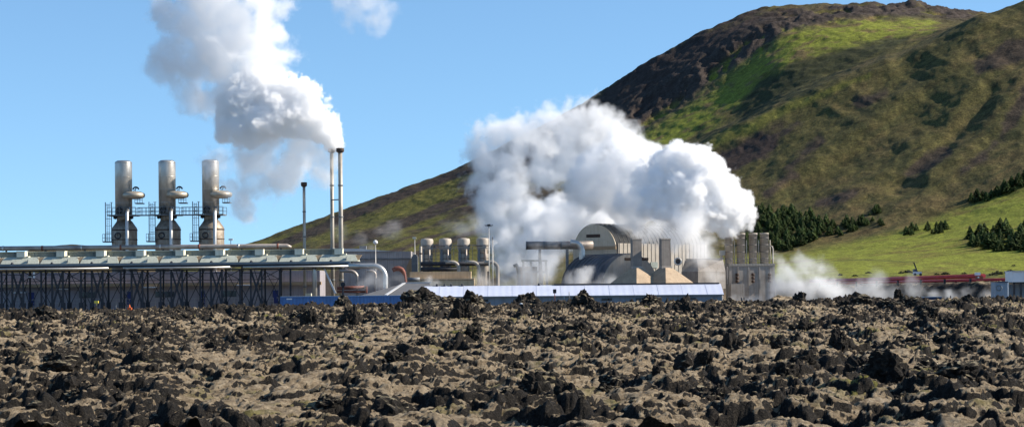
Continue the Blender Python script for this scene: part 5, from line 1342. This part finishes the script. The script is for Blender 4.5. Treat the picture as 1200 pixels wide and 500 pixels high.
    L.new(vc.outputs[0], sm.inputs["Geometry"]); L.new(sm.outputs[0], go.inputs[0])
    me = bpy.data.meshes.new(name); me.materials.append(sm_v)
    o = bpy.data.objects.new(name, me); COL.objects.link(o); o.location = tuple(ctr_)
    md = o.modifiers.new("steam", "NODES"); md.node_group = ng
    tag(o, label, "steam", kind="stuff")
    return o

def puffs_from(rows, Y, s_):
    """rows: (px, py, radius px, depth offset m, softness m, density, roughness)"""
    return [(*(P(px, py, Y) + Vector((0, dy, 0))), (r if d > 0.8 else r * 1.15) * S(Y), min(so_, 0.9 * r * S(Y)), d, min(ro, (0.5 if d > 0.8 else 0.95) * r * S(Y))) for px, py, r, dy, so_, d, ro in rows]

# plume of the tall flues
rows = []
core = [(398, 172, 4, 0), (395, 168, 8, 0), (391, 162, 12, 0), (384, 155, 16, 0), (377, 146, 18, 0), (368, 139, 21, 0), (357, 131, 24, 0), (345, 122, 27, 0), (334, 130, 26, -1),
        (322, 140, 24, -1), (312, 132, 26, 0), (305, 145, 23, -1), (292, 152, 21, 0), (318, 112, 25, 1), (300, 105, 28, 1), (283, 125, 26, 1), (270, 140, 20, 1), (262, 152, 14, 1),
        (340, 150, 16, -1), (355, 152, 14, -1), (372, 160, 11, 0), (385, 167, 9, 0)]
for px, py, r, dy in core: rows.append((px, py, r * 0.93, dy, 0.45, 1.5, 1.9))
mid = [(290, 80, 27, 3), (270, 95, 26, 3), (255, 70, 28, 3), (265, 112, 18, 2), (310, 72, 22, 3), (325, 92, 18, 3), (240, 52, 30, 4), (270, 45, 28, 4), (295, 52, 24, 4), (222, 78, 22, 4), (330, 60, 14, 4),
       (218, 30, 26, 4), (245, 18, 26, 4), (200, 62, 20, 4), (198, 20, 22, 4), (275, 15, 24, 4), (300, 22, 20, 4), (318, 40, 16, 4), (225, -6, 24, 4), (255, -14, 26, 4), (300, -4, 24, 4), (325, 8, 14, 4)]
for px, py, r, dy in mid: rows.append((px, py, r * 1.02, dy, 2.0, 0.34, 2.6))
thin = [(190, 78, 16, 5), (205, 95, 14, 5), (225, 104, 18, 5), (245, 118, 16, 5), (320, 165, 18, 2), (345, 172, 20, 2), (362, 182, 18, 2), (305, 180, 20, 2), (335, 190, 20, 2), (290, 195, 18, 3), (318, 208, 16, 3), (300, 222, 15, 3),
        (285, 235, 16, 3), (272, 248, 13, 3), (372, 200, 12, 2), (265, 215, 10, 4), (250, 180, 12, 4), (382, 188, 9, 1), (388, 178, 8, 1)]
for px, py, r, dy in thin: rows.append((px, py, r * 1.2, dy, 2.4, 0.27, 2.6))
steam("steam_plume", "tall white steam plume billowing up left from the pair of thin flues", puffs_from(rows, 403, 1), 0.34)
rows = [(400, 8, 14, 0, 4, 0.16, 2.4), (418, 12, 17, 0, 4, 0.18, 2.4), (438, 20, 15, 0, 4, 0.18, 2.4), (430, 2, 18, 0, 4, 0.18, 2.4), (446, 36, 9, 0, 4, 0.12, 2.2), (410, -8, 16, 0, 4, 0.2, 2), (458, 14, 10, 0, 4, 0.1, 2.2)]
steam("steam_wisp", "loose pale scrap of steam drifting in the sky right of the tall plume", puffs_from(rows, 420, 1), 0.5)

# plume of the chimney block
rows = []
core = [(853, 270, 5, 0), (867, 270, 5, 0), (882, 270, 5, 0), (860, 262, 12, 0), (874, 260, 12, 0), (882, 264, 7, 0), (866, 248, 18, 0), (852, 255, 15, 0), (856, 235, 20, 0), (842, 246, 20, 0), (840, 222, 24, 0), (828, 240, 22, -1), (850, 215, 14, 0),
        (822, 210, 26, 0), (812, 232, 25, -1), (806, 252, 18, -1), (838, 195, 14, 1), (820, 186, 17, 1), (800, 198, 26, 1), (792, 222, 27, 0), (784, 245, 22, -1), (775, 205, 24, 1), (768, 230, 22, 0), (798, 180, 14, 1), (772, 186, 16, 1), (756, 212, 18, 2), (760, 246, 14, 0),
        (830, 262, 12, -1), (845, 266, 9, 0)]
for px, py, r, dy in core: rows.append((px, py, r * 0.93, dy, 0.45, 1.5, 1.9))
mid = [(752, 165, 14, 0), (740, 158, 14, 6), (760, 182, 18, 0), (752, 205, 20, -6), (748, 235, 20, -8), (735, 220, 20, 0), (745, 190, 20, 4), (725, 205, 24, 4), (740, 230, 24, 4), (715, 235, 26, 5), (735, 175, 16, 5), (700, 215, 24, 6), (690, 245, 26, 6), (665, 258, 26, 6), (640, 268, 26, 6), (720, 262, 22, 4), (660, 232, 20, 8), (690, 190, 14, 8), (712, 170, 12, 8)]
for px, py, r, dy in mid: rows.append((px, py, r * 1.18, dy + (12 if py < 232 or px > 736 else 58), 1.8, 0.5, 2.6))
steam("steam_plume", "dense white steam cloud rolling left from the four concrete chimneys", puffs_from(rows, 430, 1), 0.36)
rows = []
thin = [(640, 200, 20, 14), (665, 185, 22, 14), (690, 165, 20, 14), (710, 150, 20, 14), (730, 160, 14, 14), (665, 155, 22, 14), (648, 140, 18, 14), (675, 135, 18, 14), (705, 135, 16, 14), (635, 170, 20, 12), (608, 165, 22, 12), (585, 165, 20, 12), (572, 185, 22, 12), (562, 210, 16, 12), (590, 195, 22, 12),
        (575, 235, 20, 10), (600, 225, 20, 10), (590, 260, 22, 9), (612, 250, 22, 9), (582, 288, 16, 6), (605, 285, 20, 7), (628, 300, 20, 7), (600, 310, 18, 5), (622, 285, 20, 8), (566, 160, 12, 12), (556, 190, 10, 12), (630, 150, 16, 14)]
for px, py, r, dy in thin: rows.append((px, py, r * 1.08, dy - 8, 2.0, 0.30, 2.6))
steam("steam_plume", "ragged white steam cloud rising behind the barrel halls across the dark slope", puffs_from(rows, 492, 1), 0.42)
# ground steam among the halls
rows = [(772, 268, 15, 4, 3, 0.28, 2.2), (790, 279, 15, 4, 3, 0.34, 2.2), (806, 268, 18, 4, 3, 0.42, 2.2), (745, 262, 13, 6, 3, 0.22, 2.2), (822, 300, 13, -4, 3, 0.22, 2.2), (828, 322, 11, -5, 3, 0.24, 2.2), (752, 280, 10, 2, 3, 0.12, 2), (655, 268, 18, 0, 4, 0.16, 2), (760, 262, 14, 0, 3, 0.22, 2.2), (800, 275, 14, 2, 3, 0.19, 2.4), (815, 290, 14, 2, 3, 0.22, 2.4), (830, 286, 12, 2, 3, 0.22, 2.4), (832, 305, 14, 0, 3, 0.21, 2.2), (830, 322, 12, -2, 3, 0.22, 2.2), (834, 336, 9, -2, 3, 0.26, 2.2), (820, 315, 10, -4, 3, 0.13, 2.2)]
steam("steam_wisp", "thin drifting steam over the vault roofs and the hopper house", puffs_from(rows, 418, 1), 0.5)
rows = [(640, 318, 18, 0, 3, 0.20, 2.2), (615, 326, 16, 0, 3, 0.20, 2.2), (665, 328, 12, 0, 2.5, 0.27, 2), (685, 328, 12, -1, 2, 0.34, 2), (700, 330, 9, -1, 2, 0.27, 2), (716, 330, 8, -1, 2, 0.27, 2), (590, 330, 14, 0, 3, 0.17, 2.2), (565, 333, 11, 0, 3, 0.14, 2), (648, 305, 16, 2, 3, 0.17, 2.2)]
steam("steam_wisp", "low steam creeping behind the white shed roof in front of the vaults", puffs_from(rows, 404, 1), 0.45)
rows = [(445, 318, 8, 0, 2, 0.12, 1.6), (440, 328, 10, 0, 2, 0.12, 1.6), (452, 330, 11, 0, 2, 0.12, 1.6), (430, 334, 9, 0, 2, 0.10, 1.6), (466, 326, 8, 0, 2, 0.10, 1.6), (462, 318, 7, 0, 2, 0.08, 1.6)]
steam("steam_wisp", "small puff of steam around the bend of the big silver pipe", puffs_from(rows, 381.5, 1), 0.35)
rows = [(500, 333, 7, 0, 1.6, 0.3, 1.4), (512, 335, 6, 0, 1.6, 0.22, 1.4), (492, 336, 6, 0, 1.6, 0.2, 1.4), (528, 334, 6, 0, 1.6, 0.14, 1.4)]
steam("steam_wisp", "small white puff behind the left end of the white shed", puffs_from(rows, 390, 1), 0.35)
rows = [(912, 334, 15, 0), (926, 322, 15, 0), (944, 318, 14, 0), (932, 337, 16, 0), (956, 332, 15, 0), (972, 337, 12, 0), (884, 349, 6, 0), (866, 350, 5, 0), (905, 348, 7, 0), (990, 343, 10, 0), (1008, 338, 10, 0), (1022, 334, 10, 0), (1030, 345, 9, 0), (1048, 343, 9, 0), (1068, 341, 9, 0), (980, 348, 9, 0), (950, 347, 11, 0), (1090, 346, 7, 0), (1110, 344, 7, 0), (1132, 343, 7, 0), (1150, 346, 6, 0), (1010, 348, 9, 0), (915, 312, 10, 0), (958, 312, 9, 0)]
rows = [(a, b, c, d, 2.6, 0.30 if a < 985 else 0.20, 2.0) for a, b, c, d in rows] + [(a + 9, b + 3, c * 1.3, 3, 3.0, 0.10, 2.2) for a, b, c, d in rows]
steam("steam_bank", "low bank of white steam lying on the ground right of the chimney block", puffs_from(rows, 400, 1), 0.45)
rows = [(425, 280, 9, 0, 4, 0.05, 2), (448, 272, 11, 0, 4, 0.04, 2), (405, 270, 9, 0, 4, 0.035, 2), (465, 265, 10, 0, 4, 0.035, 2), (434, 290, 6, 0, 3, 0.07, 2), (540, 272, 12, 2, 4, 0.07, 2), (555, 262, 12, 2, 4, 0.08, 2), (528, 266, 8, 2, 4, 0.05, 2)]
steam("steam_wisp", "faint veil of steam over the grey building roof and the tanks", puffs_from(rows, 440, 1), 0.6)
# mound behind the steam
mx_, my_ = np.meshgrid(np.linspace(-1, 1, 60), np.linspace(-1, 1, 40))
rr = np.hypot(mx_, my_)
c0 = P(918, 343.5, 372)
mz = np.clip(1 - rr ** 1.6, -0.05, 1) * (c0.z - 0.05) * (0.85 + 0.35 * fbm(mx_ * 3, my_ * 2, 4, 600)) + 0.12 * fbm(mx_ * 14, my_ * 8, 3, 610)
grid_mesh("lava_mound", c0.x + mx_ * 44 * S(372), 372 + my_ * 6, mz, lm, {"rock": np.clip(fbm(mx_ * 5, my_ * 4, 4, 620) + 0.35, 0, 1)})
